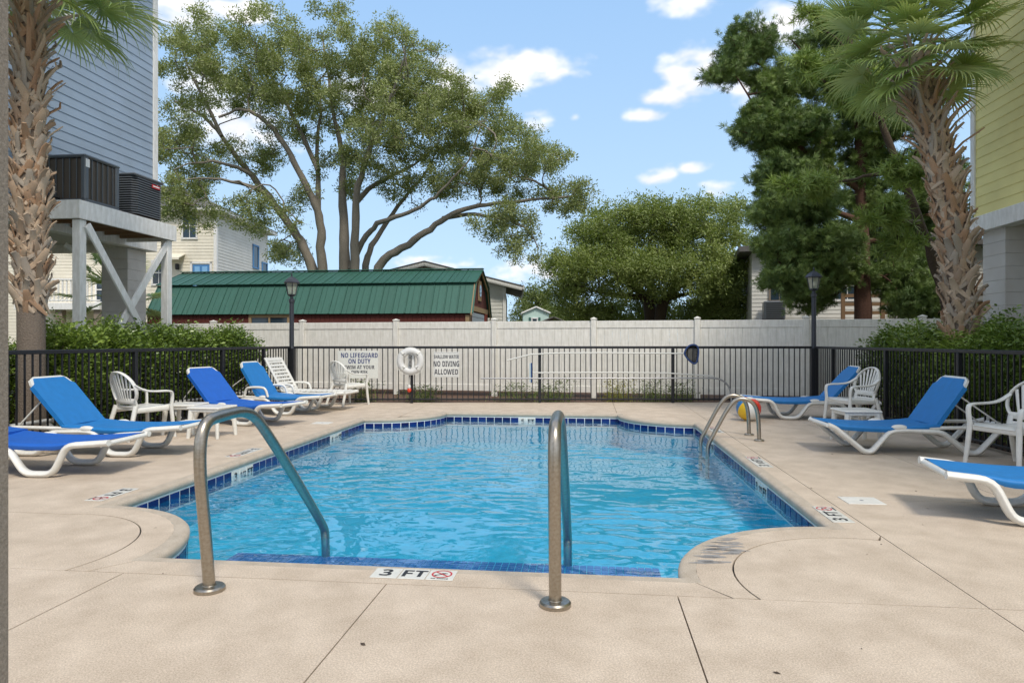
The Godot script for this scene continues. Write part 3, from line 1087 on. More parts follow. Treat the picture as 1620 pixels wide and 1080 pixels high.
func yellow_house() -> void:
	var root := thing("yellow_house", "raised yellow house with lap siding over a white beam and pillar", "house", Vector3(6.5, 0, -12.35))
	var g := Geo.new()
	g.box(Vector3(4.5, 6.6, 5.5), Vector3(8.97, 6.4, 10.96))
	put("wall", g, M.yellow_siding, root)
	lap_boards(root, 10.9, 3.40, 36, 0.162, M.yellow_siding, Vector3(0.012, 0, 5.5), Basis(Vector3.UP, -PI / 2))
	g = Geo.new()
	g.box(Vector3(-0.012, 6.4, 0.05), Vector3(0.03, 5.9, 0.12), 0.004)
	g.box(Vector3(0.06, 6.4, -0.012), Vector3(0.12, 5.9, 0.03), 0.004)
	put("corner_trim", g, M.white_paint, root)
	g = Geo.new()
	g.box(Vector3(0.10, 3.265, 5.5), Vector3(0.24, 0.27, 11.2), 0.005)
	g.box(Vector3(4.6, 3.265, 0.0), Vector3(8.7, 0.27, 0.2), 0.005)
	put("beam", g, M.white_paint, root)
	g = Geo.new()
	g.box(Vector3(4.6, 3.34, 5.65), Vector3(8.7, 0.03, 11.0))
	put("soffit", g, M.soffit, root)
	g = Geo.new()
	g.prism(PackedVector2Array([Vector2(-0.5, 9.6), Vector2(4.5, 12.2), Vector2(9.5, 9.6), Vector2(9.5, 9.45), Vector2(-0.5, 9.45)]), -0.5, 11.5)
	put("roof", g, M.shingle, root)
	for p in [Vector2(0.42, 0.42), Vector2(0.42, 5.2), Vector2(5.2, 0.42)]:
		block_pillar(root, Vector3(p.x, 0, p.y), 0.62, 3.13)

func entry_wall() -> void:
	var root := thing("porch_column", "grey-beige rendered column at the edge of the pool deck, close by", "column", Vector3(-0.977, 0, -0.642), YAW)
	var g := Geo.new()
	g.box(Vector3(0, 0.98, 0), Vector3(0.4, 1.96, 0.4), 0.012)
	put("shaft", g, M.stucco, root)

func barn() -> void:
	# long shed with a green metal gambrel roof behind the white fence
	var root := thing("barn_shed", "long red wooden shed with a green metal gambrel roof behind the white fence", "shed", Vector3(-3.58, 0, -20.05), YAW - 0.115)
	# local: x to the left end is negative, z towards the camera, the front wall at z = 0
	var len := 10.4
	var dep := 3.7
	var eave := Vector2(0.12, 2.15)
	var brk := Vector2(-0.52, 3.10)
	var ridge := Vector2(-dep / 2, 3.62)
	var g := Geo.new()
	g.box(Vector3(-len / 2, 1.1, -0.03), Vector3(len, 2.2, 0.06))
	g.box(Vector3(-len / 2, 1.1, -dep + 0.03), Vector3(len, 2.2, 0.06))
	for x in [-0.03, -len + 0.03]:
		var pz := PackedVector2Array([Vector2(0.0, 0), Vector2(0.0, 2.10), Vector2(0.60, 2.98), Vector2(dep / 2, 3.50), Vector2(dep - 0.60, 2.98), Vector2(dep, 2.10), Vector2(dep, 0)])
		g.xf = Transform3D(Basis(Vector3(0, 0, -1), Vector3.UP, Vector3(1, 0, 0)), Vector3(x, 0, 0))
		g.prism(pz, -0.03, 0.03)
		g.xf = Transform3D()
	put("wall", g, M.barn_red, root)
	# vertical boards of the front wall that show over the fence
	g = Geo.new()
	g.box(Vector3(0, 1.06, 0), Vector3(0.137, 2.1, 0.022), 0.004)
	var bm := g.mesh()
	for i in int(len / 0.145):
		var x := -0.08 - i * 0.145
		if x > -5.65 or x < -6.95:
			put("wall_board", bm, M.barn_red, root, Vector3(x, 0, 0.012))
	var w := len / 26.0
	for side in 2:
		for i in 26:
			var x0 := -i * w + (0.14 if i == 0 else 0.0)
			var x1 := -(i + 1) * w
			for part in 2:
				g = Geo.new()
				var a := eave if part == 0 else brk + Vector2(0.09, 0.0)
				var b := brk if part == 0 else ridge
				var nr := Vector2(-(b.y - a.y), b.x - a.x).normalized()
				if nr.y < 0:
					nr = -nr
				a += nr * (0.03 * part)
				b += nr * (0.03 * part)
				var flip := func(p: Vector2, x: float) -> Vector3: return Vector3(x, p.y, p.x if side == 0 else -dep - p.x)
				var n3 := Vector3(0, nr.y, nr.x if side == 0 else -nr.x)
				# flat pan, and one raised rib at its edge
				g.quad(flip.call(a, x0), flip.call(a, x1), flip.call(b, x1), flip.call(b, x0), n3)
				g.quad(flip.call(a - nr * 0.02, x0), flip.call(a - nr * 0.02, x1), flip.call(b - nr * 0.02, x1), flip.call(b - nr * 0.02, x0), -n3)
				g.quad(flip.call(a, x0), flip.call(a, x1), flip.call(a - nr * 0.02, x1), flip.call(a - nr * 0.02, x0), Vector3(0, -nr.x, nr.y))
				for rb in [[x1 + 0.03, 0.024, 0.015], [x1 + w * 0.5, 0.012, 0.006]]:
					var r0: Vector3 = flip.call(a + nr * rb[2], rb[0])
					var r1: Vector3 = flip.call(b + nr * rb[2], rb[0])
					var e := Vector3(rb[1], 0, 0)
					var dn := -n3 * (rb[2] as float)
					g.quad(r0 - e * 0.5, r0 + e * 0.5, r1 + e * 0.5, r1 - e * 0.5, n3)
					g.quad(r0 + e * 0.5, r0 + e + dn, r1 + e + dn, r1 + e * 0.5, Vector3.RIGHT)
					g.quad(r0 - e * 0.5, r0 - e + dn, r1 - e + dn, r1 - e * 0.5, Vector3.LEFT)
					g.quad(r0 - e * 0.5, r0 + e * 0.5, r0 + e + dn, r0 - e + dn, Vector3(0, -nr.x, nr.y))
				put("roof_panel", g, M.roof_green if (i * 5 + part) % 3 else M.roof_green2, root)
	g = Geo.new()
	g.box(Vector3(-len / 2 + 0.07, 3.68, -dep / 2), Vector3(len + 0.16, 0.03, 0.22), 0.01)
	put("ridge_cap", g, M.roof_green2, root)
	# trim along the gable edges and corner
	g = Geo.new()
	for s in [[eave, brk], [brk, ridge]]:
		for sd in 2:
			var p0 := Vector3(0.08, s[0].y - 0.08, s[0].x if sd == 0 else -dep - s[0].x)
			var p1 := Vector3(0.08, s[1].y - 0.05, s[1].x if sd == 0 else -dep - s[1].x)
			g.bar(PackedVector3Array([p0, p1]), 0.1, 0.03, Vector3.RIGHT, PackedVector2Array(), 0.1)
	put("gable_trim", g, M.barn_trim, root)
	g = Geo.new()
	g.box(Vector3(-0.05, 1.05, 0.03), Vector3(0.12, 2.1, 0.03), 0.003)
	g.box(Vector3(0.02, 1.05, -0.05), Vector3(0.03, 2.1, 0.12), 0.003)
	put("corner_board", g, M.barn_trim, root)
	# round window and roll-up door in the gable end
	g = Geo.new()
	g.box(Vector3(0.02, 2.95, -1.85), Vector3(0.03, 0.66, 0.5), 0.003)
	var gw := put("gable_window", g, M.barn_trim, root)
	g = Geo.new()
	g.xf = Transform3D(Basis(Vector3(0, 1, 0), Vector3(1, 0, 0), Vector3(0, 0, -1)), Vector3(0.036, 2.95, -1.85))
	g.lathe(PackedVector2Array([Vector2(0.2, 0), Vector2(0.2, 0.012), Vector2(0, 0.012)]), 20)
	put("pane", g, M.glass, gw)
	g = Geo.new()
	g.box(Vector3(0.03, 2.32, -1.85), Vector3(0.04, 0.16, 3.3), 0.003)
	put("door_lintel", g, M.barn_trim, root)
	var dr := Node3D.new()
	dr.name = "roll_up_door"
	root.add_child(dr)
	for k in 15:
		g = Geo.new()
		g.box(Vector3(0.018, 0.07 + k * 0.147, -1.55), Vector3(0.03, 0.14, 2.3), 0.012)
		put("slat", g, M.galv, dr)
	g = Geo.new()
	g.box(Vector3(0.03, 1.12, -3.1), Vector3(0.04, 2.24, 0.5), 0.004)
	put("door_jamb", g, M.rust_red, root)
	# window in the front wall under the eave
	var wn := Node3D.new()
	wn.name = "window"
	root.add_child(wn)
	g = Geo.new()
	for q in [[-6.3, 2.09, 1.34, 0.1], [-6.93, 1.6, 0.09, 0.9], [-5.67, 1.6, 0.09, 0.9], [-6.3, 1.6, 0.05, 0.9], [-6.3, 1.13, 1.34, 0.1]]:
		g.box(Vector3(q[0], q[1], 0.025), Vector3(q[2], q[3], 0.05), 0.003)
	put("frame", g, M.barn_trim, wn)
	g = Geo.new()
	g.box(Vector3(-6.3, 1.6, 0.008), Vector3(1.2, 0.9, 0.012))
	put("pane", g, M.glass, wn)
	# boards round the window
	g = Geo.new()
	g.box(Vector3(-6.3, 0.54, 0.012), Vector3(1.3, 1.08, 0.02))
	put("wall_panel", g, M.barn_red, root)

func window(root: Node3D, at: Vector3, turn: Basis, w: float, hh: float, frame: Material, cross := true) -> void:
	var wn := Node3D.new()
	wn.name = "window"
	root.add_child(wn, true)
	wn.transform = Transform3D(turn, at)
	var g := Geo.new()
	for q in [[0, hh / 2, w + 0.12, 0.08], [0, -hh / 2, w + 0.12, 0.08], [-w / 2, 0, 0.07, hh], [w / 2, 0, 0.07, hh]]:
		g.box(Vector3(q[0], q[1], 0.03), Vector3(q[2], q[3], 0.06))
	if cross:
		g.box(Vector3(0, 0, 0.028), Vector3(w, 0.05, 0.04))
		g.box(Vector3(0, 0, 0.022), Vector3(0.025, hh, 0.03))
	put("frame", g, frame, wn)
	g = Geo.new()
	g.box(Vector3(0, 0, 0.012), Vector3(w, hh, 0.012))
	put("pane", g, M.glass, wn)

func lap_field(root: Node3D, len: float, y0: float, y1: float, each: float, m: Material, at: Vector3, turn: Basis) -> void:
	# far siding: boards too small in view to be told apart one by one
	var g := Geo.new()
	var n := int((y1 - y0) / each)
	for i in n:
		var y := y0 + i * each
		g.quad(Vector3(-len / 2, y, 0.02), Vector3(len / 2, y, 0.02), Vector3(len / 2, y + each, 0.004), Vector3(-len / 2, y + each, 0.004), Vector3(0, 0.08, 1).normalized())
		g.quad(Vector3(-len / 2, y, 0.02), Vector3(len / 2, y, 0.02), Vector3(len / 2, y, 0.0), Vector3(-len / 2, y, 0.0), Vector3.DOWN)
	tag(put("siding", g, m, root, at, turn), "", "", "", "stuff")

func far_houses() -> void:
	# white two-storey house: local x to the camera's side right, z towards the camera
	var w := thing("white_house", "white two-storey house with blue door seen behind the oak and shed", "house", Vector3(-18.66, 0, -32.1), YAW)
	var g := Geo.new()
	g.box(Vector3(-7.0, 4.1, -3.6), Vector3(13.96, 8.2, 7.2))
	put("wall", g, M.lit_cream, w)
	lap_field(w, 14.0, 1.0, 7.75, 0.16, M.lit_cream, Vector3(-7.0, 0, 0.0), Basis())
	lap_field(w, 7.2, 1.0, 7.75, 0.16, M.grey_and_wall_shade, Vector3(0.0, 0, -3.6), Basis(Vector3.UP, PI / 2))  # same white siding as the front, its shade painted in as grey
	g = Geo.new()
	g.box(Vector3(0.0, 4.0, 0.0), Vector3(0.16, 7.7, 0.16))
	put("corner_trim", g, M.white_paint, w)
	g = Geo.new()
	g.box(Vector3(-7, 7.9, -3.6), Vector3(14.9, 0.2, 8.1))
	put("eave", g, M.white_paint, w)
	g = Geo.new()
	var e := [Vector3(-14.5, 8.0, 0.5), Vector3(0.5, 8.0, 0.5), Vector3(0.5, 8.0, -7.7), Vector3(-14.5, 8.0, -7.7)]
	g.face(e[0], e[1], Vector3(-3.6, 9.9, -3.6), Vector3(-10.4, 9.9, -3.6))
	g.face(e[2], e[3], Vector3(-10.4, 9.9, -3.6), Vector3(-3.6, 9.9, -3.6))
	g.tri(e[1], e[2], Vector3(-3.6, 9.9, -3.6), Vector3(1, 1, 0).normalized())
	g.tri(e[3], e[0], Vector3(-10.4, 9.9, -3.6), Vector3(-1, 1, 0).normalized())
	put("roof", g, M.shingle, w)
	window(w, Vector3(-1.30, 7.1, 0.02), Basis(), 0.72, 1.25, M.white_paint)
	window(w, Vector3(-2.85, 4.75, 0.02), Basis(), 0.65, 1.2, M.white_paint)
	window(w, Vector3(-5.6, 3.9, 0.02), Basis(), 0.8, 1.3, M.white_paint)
	window(w, Vector3(0.02, 6.2, -5.2), Basis(Vector3.UP, PI / 2), 0.8, 1.3, M.blue_paint, false)
	window(w, Vector3(0.02, 5.4, -6.6), Basis(Vector3.UP, PI / 2), 0.8, 1.2, M.blue_paint, false)
	g = Geo.new()
	g.box(Vector3(-0.72, 4.1, 0.03), Vector3(0.85, 2.1, 0.06), 0.01)
	var dr := put("door", g, M.blue_paint, w)
	for r in 3:
		for k in 2:
			g = Geo.new()
			g.box(Vector3(-0.91 + k * 0.38, 4.85 - r * 0.62, 0.065), Vector3(0.26, 0.42, 0.02), 0.008)
			put("door_panel", g, M.light_blue, dr)
	g = Geo.new()
	g.box(Vector3(-1.21, 4.15, 0.04), Vector3(0.1, 2.3, 0.08))
	g.box(Vector3(-0.23, 4.15, 0.04), Vector3(0.1, 2.3, 0.08))
	g.box(Vector3(-0.72, 5.25, 0.04), Vector3(1.08, 0.1, 0.08))
	put("door_frame", g, M.white_paint, dr)
	g = Geo.new()
	var aw := PackedVector2Array([Vector2(0, 0.3), Vector2(0.7, 0.02), Vector2(0.7, -0.08), Vector2(0.66, -0.08), Vector2(0.66, 0.0), Vector2(0, 0.24)])
	g.xf = Transform3D(Basis(Vector3(0, 0, 1), Vector3.UP, Vector3(-1, 0, 0)), Vector3(-2.15, 5.42, 0))
	g.prism(aw, -0.62, 0.62)
	put("awning", g, M.lit_cream, w)
	g = Geo.new()
	g.box(Vector3(-1.9, 5.05, 0.1), Vector3(0.16, 0.3, 0.16), 0.03)
	put("wall_lamp", g, M.black, w)
	g = Geo.new()
	for k in 6:
		g.box(Vector3(0.06, 4.75 + 0.09 * (k % 2), -2.1 - k * 0.28), Vector3(0.05, 0.4, 0.12))
	put("window_box", g, M.light_blue, w)
	# its raised porch with a white railing
	var px0 := -8.4
	var px1 := -4.4
	g = Geo.new()
	g.box(Vector3((px0 + px1) / 2, 2.95, 1.2), Vector3(px1 - px0, 0.32, 2.4), 0.01)
	var pc := put("porch_floor", g, M.white_paint, w)
	for k in 19:
		g = Geo.new()
		g.box(Vector3(px0 + 0.1 + k * 0.195, 3.66, 2.34), Vector3(0.06, 1.0, 0.05))
		put("baluster", g, M.white_paint, pc)
	g = Geo.new()
	g.box(Vector3((px0 + px1) / 2, 4.2, 2.34), Vector3(px1 - px0, 0.08, 0.12), 0.01)
	g.box(Vector3((px0 + px1) / 2, 3.22, 2.34), Vector3(px1 - px0, 0.07, 0.08), 0.01)
	put("railing", g, M.white_paint, pc)
	for x in [px0 + 0.2, px1 - 0.2, (px0 + px1) / 2]:
		g = Geo.new()
		g.box(Vector3(x, 1.4, 2.1), Vector3(0.32, 2.8, 0.32), 0.01)
		put("porch_post", g, M.grey_wood, w)

	# low grey house whose gable looks at the pool
	var h := thing("grey_house", "pale grey bungalow with a low gable roof beside the end of the red shed", "house", Vector3(-3.73, 0, -29.77), YAW)
	g = Geo.new()
	var gp := PackedVector2Array([Vector2(-7.0, 0), Vector2(0, 0), Vector2(0, 3.75), Vector2(-3.5, 4.62), Vector2(-7.0, 3.75)])
	g.prism(gp, -6.3, 0.0)
	put("wall", g, M.house_grey, h)
	g = Geo.new()
	for i in 24:
		var y := 0.6 + i * 0.165
		var half := 3.5 if y < 3.7 else 3.5 * (4.62 - y) / 0.92
		g.quad(Vector3(-3.5 - half, y, 0.022), Vector3(-3.5 + half, y, 0.022), Vector3(-3.5 + half, y + 0.165, 0.004), Vector3(-3.5 - half, y + 0.165, 0.004), Vector3(0, 0.08, 1).normalized())
	tag(put("siding", g, M.house_grey, h), "", "", "", "stuff")
	lap_field(h, 6.3, 0.6, 3.7, 0.165, M.house_grey, Vector3(0, 0, -3.15), Basis(Vector3.UP, PI / 2))
	g = Geo.new()
	g.box(Vector3(0.0, 1.85, 0.0), Vector3(0.14, 3.7, 0.14))
	put("corner_trim", g, M.white_paint, h)
	g = Geo.new()
	for s in [-1.0, 1.0]:
		g.bar(PackedVector3Array([Vector3(-3.5 + s * 4.3, 3.62, 0.45), Vector3(-3.5, 4.70, 0.45)]), 0.06, 0.2, Vector3.UP, PackedVector2Array(), 0.05)
	put("barge_board", g, M.white_paint, h)
	g = Geo.new()
	for s in [-1.0, 1.0]:
		g.face(Vector3(-3.5, 4.83, 0.5), Vector3(-3.5 + s * 4.35, 3.74, 0.5), Vector3(-3.5 + s * 4.35, 3.74, -6.8), Vector3(-3.5, 4.83, -6.8))
		g.face(Vector3(-3.5, 4.78, 0.5), Vector3(-3.5 + s * 4.35, 3.68, 0.5), Vector3(-3.5 + s * 4.35, 3.68, -6.8), Vector3(-3.5, 4.78, -6.8))
		g.face(Vector3(-3.5, 4.83, 0.5), Vector3(-3.5 + s * 4.35, 3.74, 0.5), Vector3(-3.5 + s * 4.35, 3.68, 0.5), Vector3(-3.5, 4.78, 0.5))
	put("roof", g, M.shingle, h)
	g = Geo.new()
	g.box(Vector3(0.85, 3.66, -3.15), Vector3(0.05, 0.18, 7.3))
	put("fascia", g, M.white_paint, h)
	for z in [-0.75, -1.35, -2.3, -2.9, -3.9, -4.5, -5.5]:
		window(h, Vector3(0.02, 2.75, z), Basis(Vector3.UP, PI / 2), 0.4, 1.3, M.white_paint, false)

	# small pale green shed far behind
	var s2 := thing("garden_shed", "small pale green shed with dark shutters far behind the white fence", "shed", Vector3(-3.5, 0, -44.9), YAW)
	g = Geo.new()
	g.prism(PackedVector2Array([Vector2(-0.85, 0), Vector2(0.85, 0), Vector2(0.85, 3.2), Vector2(0, 3.55), Vector2(-0.85, 3.2)]), -3, 0)
	put("wall", g, M.mint, s2)
	g = Geo.new()
	for s in [-1.0, 1.0]:
		g.bar(PackedVector3Array([Vector3(s * 0.98, 3.18, -1.45), Vector3(0, 3.6, -1.45)]), 3.2, 0.09, Vector3.UP, PackedVector2Array(), 0.02)
	put("roof", g, M.white_paint, s2)
	window(s2, Vector3(-0.1, 2.4, 0.01), Basis(), 0.36, 0.9, M.white_paint, false)
	for x in [-0.42, 0.22]:
		g = Geo.new()
		g.box(Vector3(x, 2.4, 0.03), Vector3(0.14, 1.0, 0.04))
		put("shutter", g, M.dark_green, s2)
	var lr := thing("low_shed", "low shed with a brown shingled gable roof just above the white fence", "shed", Vector3(-2.2, 0, -42.0), YAW)
	g = Geo.new()
	g.prism(PackedVector2Array([Vector2(-1.4, 0), Vector2(1.4, 0), Vector2(1.4, 2.2), Vector2(0, 2.75), Vector2(-1.4, 2.2)]), -3, 0)
	put("wall", g, M.grey_wood, lr)
	g = Geo.new()
	for s in [-1.0, 1.0]:
		g.bar(PackedVector3Array([Vector3(s * 1.7, 2.15, -1.45), Vector3(0, 2.82, -1.45)]), 3.4, 0.08, Vector3.UP, PackedVector2Array(), 0.02)
	put("roof", g, M.shingle, lr)

	# raised cottage half hidden under the cedar
	var c := thing("stilt_cottage", "raised grey cottage with a wooden deck half hidden behind the dark cedar", "house", Vector3(6.3, 0, -27.2), YAW - 0.25)
	g = Geo.new()
	g.box(Vector3(4.5, 3.3, -2.5), Vector3(9.0, 2.9, 5.0))
	put("wall", g, M.grey_and_wall_shade, c)
	lap_field(c, 9.0, 1.9, 4.7, 0.15, M.grey_and_wall_shade, Vector3(4.5, 0, 0), Basis())
	window(c, Vector3(1.0, 3.4, 0.02), Basis(), 0.7, 1.1, M.grey_wood)
	window(c, Vector3(3.4, 3.4, 0.02), Basis(), 0.9, 1.1, M.white_paint)
	window(c, Vector3(6.4, 3.4, 0.02), Basis(), 0.9, 1.1, M.white_paint)
	g = Geo.new()
	g.box(Vector3(4.5, 4.85, -2.5), Vector3(10.0, 0.2, 6.0))
	put("roof", g, M.shingle, c)
	for k in 8:
		for r in 2:
			g = Geo.new()
			g.box(Vector3(0.3 + k * 1.2, 0.92, -0.3 - r * 3.5), Vector3(0.24, 1.85, 0.24))
			put("pile", g, M.grey_wood, c)
	g = Geo.new()
	g.box(Vector3(4.5, 1.75, -2.5), Vector3(9.1, 0.25, 5.1))
	put("floor_beam", g, M.grey_wood, c)
	var dk := Node3D.new()
	dk.name = "wooden_deck"
	c.add_child(dk)
	g = Geo.new()
	g.box(Vector3(6.0, 1.92, 1.0), Vector3(6.4, 0.16, 2.0))
	put("deck_floor", g, M.grey_wood, dk)
	g = Geo.new()
	for y in [2.3, 2.6, 2.9]:
		g.box(Vector3(6.0, y, 1.95), Vector3(6.4, 0.12, 0.05))
	put("deck_railing", g, M.wood, dk)
	for k in 6:
		g = Geo.new()
		g.box(Vector3(2.85 + k * 1.26, 1.5, 1.95), Vector3(0.12, 3.0, 0.12))
		put("deck_post", g, M.wood, dk)
	g = Geo.new()
	g.box(Vector3(0.55, 2.05, 0.5), Vector3(1.3, 0.12, 1.0))
	put("unit_stand", g, M.grey_wood, c)
	var cu := thing("cooling_unit", "small grey cooling unit on a stand at the cottage corner beyond the white fence", "air conditioner", Vector3(6.95, 2.115, -26.55), YAW - 0.25)
	g = Geo.new()
	g.box(Vector3(0, 0.35, 0), Vector3(0.75, 0.7, 0.75), 0.04)
	put("cabinet", g, M.ac_grey, cu)
	for k in 9:
		g = Geo.new()
		g.box(Vector3(0, 0.08 + k * 0.068, 0.376), Vector3(0.62, 0.02, 0.02))
		put("grille_bar", g, M.ac_dark, cu)

# ------------------------------------------------------------------ trees
func spray(kind: String) -> ArrayMesh:
	var g := Geo.new()
	var r := RandomNumberGenerator.new()
	r.seed = 77 + kind.hash() % 1000
	if kind == "needle":       # a tuft of long needles
		for i in 22:
			var d := Vector3(r.randf_range(-1, 1), r.randf_range(-0.35, 1.0), r.randf_range(-1, 1)).normalized()
			var s := d.cross(Vector3(r.randf(), r.randf(), r.randf())).normalized() * 0.0062
			var l := r.randf_range(0.16, 0.25)
			var m := d * l * 0.5 + Vector3.DOWN * 0.004
			var e := d * l + Vector3.DOWN * 0.022
			g.face(-s, s, m + s, m - s)
			g.tri(m - s, m + s, e, d.cross(s).normalized())
		return g.mesh()
	if kind == "cedar":        # flat ragged sprays
		for i in 16:
			var d := Vector3(r.randf_range(-1, 1), r.randf_range(-0.5, 1.0), r.randf_range(-1, 1)).normalized()
			var s := d.cross(Vector3(r.randf_range(-1, 1), 1, r.randf_range(-1, 1))).normalized()
			var l := r.randf_range(0.10, 0.21)
			var b := Vector3(r.randf_range(-1, 1), r.randf_range(-1, 1), r.randf_range(-1, 1)) * 0.03
			var n := d.cross(s)
			for k in [-1.0, 1.0, 0.0]:
				var dd: Vector3 = (d + s * 0.55 * k).normalized()
				var ll: float = l * (0.75 if k != 0.0 else 1.0)
				var ss: Vector3 = n.cross(dd) * 0.0068
				g.face(b, b + dd * ll * 0.5 + ss, b + dd * ll, b + dd * ll * 0.5 - ss)
		return g.mesh()
	var cnt := 9 if kind == "oak" else 8
	var len0 := 0.075 if kind == "oak" else 0.055
	var wid := 0.36 if kind == "oak" else 0.5
	for i in cnt:
		var b := Vector3(r.randf_range(-1, 1), r.randf_range(-0.6, 1), r.randf_range(-1, 1)) * 0.085
		var d := (b.normalized() + Vector3(r.randf_range(-0.7, 0.7), r.randf_range(-0.3, 0.7), r.randf_range(-0.7, 0.7))).normalized()
		var s := d.cross(Vector3(r.randf_range(-0.6, 0.6), 1, r.randf_range(-0.6, 0.6))).normalized()
		var n := s.cross(d)
		var l := len0 * r.randf_range(0.75, 1.3)
		var w := l * wid * 0.5
		var p0 := b
		var p1 := b + d * l * 0.35 + s * w + n * w * 0.3
		var p2 := b + d * l * 0.75 + s * w * 0.8 + n * w * 0.25
		var p3 := b + d * l
		var q1 := b + d * l * 0.35 - s * w + n * w * 0.3
		var q2 := b + d * l * 0.75 - s * w * 0.8 + n * w * 0.25
		g.face(p0, p1, p2, p3)
		g.face(p0, q1, q2, p3)
	return g.mesh()

func crown(root: Node3D, called: String, shape: ArrayMesh, m: Material, at: PackedVector3Array, dirs: PackedVector3Array, lo: Color, hi: Color, s0: float, s1: float) -> void:
	var mm := MultiMesh.new()
	mm.transform_format = MultiMesh.TRANSFORM_3D
	mm.use_colors = true
	mm.mesh = shape
	mm.instance_count = at.size()
	var tint := FastNoiseLite.new()      # neighbouring twigs carry leaves of like age and colour
	tint.seed = 3
	tint.frequency = 0.55
	for i in at.size():
		var b := Basis(Vector3.UP, rng.randf() * TAU) * Basis(Vector3.RIGHT, rng.randf_range(-0.7, 0.7))
		if dirs.size():
			var t := dirs[i]
			var q := t.cross(Vector3.UP)
			if q.length() > 0.05:
				b = Basis(q.normalized(), -acos(clampf(t.y, -1, 1))) * b
		mm.set_instance_transform(i, Transform3D(b.scaled(Vector3.ONE * rng.randf_range(s0, s1)), at[i]))
		var k := clampf(0.42 + 0.75 * tint.get_noise_3dv(at[i]), 0.0, 1.0)
		mm.set_instance_color(i, lo.lerp(hi, clampf(k * 0.65 + rng.randf() * 0.4 - 0.03, 0.0, 1.0)))
	var o := MultiMeshInstance3D.new()
	o.multimesh = mm
	o.material_override = m
	o.name = called
	root.add_child(o, true)
	tag(o, "", "", "", "stuff")

# a tree: limbs are given, twigs grow from them to points scattered in the crown's clumps
func tree(root: Node3D, limbs: Array, blobs: Array, o: Dictionary) -> void:
	var pos := PackedVector3Array()
	var par := PackedInt32Array()
	var dirn := PackedVector3Array()
	var lev := PackedFloat32Array()
	var first := true
	for l in limbs:
		var p := chaikin(pts(l[2]), 2)
		var rad := []
		for i in p.size():
			var t := i / float(p.size() - 1)
			rad.append(lerpf(l[0], l[1], pow(t, 0.8)) * (1.0 + 0.05 * sin(i * 2.3)))
			if i > 0 and i < p.size() - 1:
				p[i] += Vector3(rng.randfn(), rng.randfn(), rng.randfn()) * 0.02
		var g := Geo.new()
		g.tube(p, rad, 10)
		put("trunk" if first else "limb", g, o.bark, root)
		first = false
		for i in range(int(p.size() * o.get("bare", 0.35)), p.size()):
			pos.append(p[i])
			par.append(-1)
			dirn.append((p[i] - p[maxi(i - 1, 0)]).normalized())
			lev.append(rad[i])
	var fixed := pos.size()
	var tips := PackedVector3Array()
	for b in blobs:
		for k in int(b[6] * o.get("many", 1.0)):
			var d := Vector3(rng.randfn(), rng.randfn(), rng.randfn()).normalized() * pow(rng.randf(), o.get("shell", 0.45))
			tips.append(Vector3(b[0], b[1], b[2]) + d * Vector3(b[3], b[4], b[5]))
	var order := []
	for i in tips.size():
		var best := 1e9
		for k in range(0, fixed, 2):
			best = minf(best, tips[i].distance_squared_to(pos[k]))
		order.append([best, i])
	order.sort()
	var stepl: float = o.get("step", 0.4)
	var ends := []
	for e in order:
		var tip: Vector3 = tips[e[1]]
		var best := 1e9
		var at := 0
		for k in pos.size():
			var dd := tip.distance_squared_to(pos[k])
			if dd < best:
				best = dd
				at = k
		var start := pos[at]
		var d0 := dirn[at]
		var span := start.distance_to(tip)
		if span < 0.08:
			continue
		var n := maxi(1, int(ceil(span / stepl)))
		var prev := at
		var bow: Vector3 = (d0 * 0.35 + Vector3.UP * o.get("lift", 0.15)) * span
		var was := start
		for q in n:
			var t := (q + 1.0) / n
			var p := start.lerp(tip, t) + bow * t * (1.0 - t)
			if q < n - 1:
				p += Vector3(rng.randfn(), rng.randfn(), rng.randfn()) * stepl * o.get("jit", 0.14)
			pos.append(p)
			par.append(prev)
			dirn.append((p - was).normalized())
			lev.append(0.0)
			prev = pos.size() - 1
			was = p
		ends.append(prev)
	# thickness from the twigs that each stretch carries
	var acc := PackedFloat32Array()
	acc.resize(pos.size())
	var kids := PackedInt32Array()
	kids.resize(pos.size())
	for i in range(pos.size() - 1, fixed - 1, -1):
		if acc[i] == 0.0:
			acc[i] = 1.0
		acc[par[i]] += acc[i]
	var g := Geo.new()
	var tw: float = o.get("twig", 0.009)
	for i in range(fixed, pos.size()):
		var a := pos[par[i]]
		var r1 := tw * pow(acc[i], 0.43)
		var r0 := r1 if par[i] < fixed else tw * pow(acc[par[i]], 0.43)
		if par[i] < fixed:
			r1 = minf(r1, lev[par[i]])
		g.tube(PackedVector3Array([a, pos[i]]), [minf(r0, r1 * 1.6), r1], 5 if r1 > 0.02 else 4, false)
	tag(put("branches", g, o.bark, root), "", "", "", "stuff")
	# leaves round the outer twigs
	var at2 := PackedVector3Array()
	var dd2 := PackedVector3Array()
	var per: int = o.get("leaves", 12)
	var sp: float = o.get("spread", 0.28)
	for i in range(fixed, pos.size()):
		if acc[i] > o.get("outer", 2.5):
			continue
		for k in per:
			var q := pos[i].lerp(pos[par[i]], rng.randf()) + Vector3(rng.randfn(), rng.randfn() * o.get("flat", 0.7), rng.randfn()) * sp * 0.6
			at2.append(q)
			dd2.append((dirn[i] + Vector3(rng.randfn(), rng.randfn() + 0.5, rng.randfn()) * 0.6).normalized())
	crown(root, "crown", o.shape, o.leaf, at2, dd2, o.lo, o.hi, o.get("s0", 0.8), o.get("s1", 1.3))

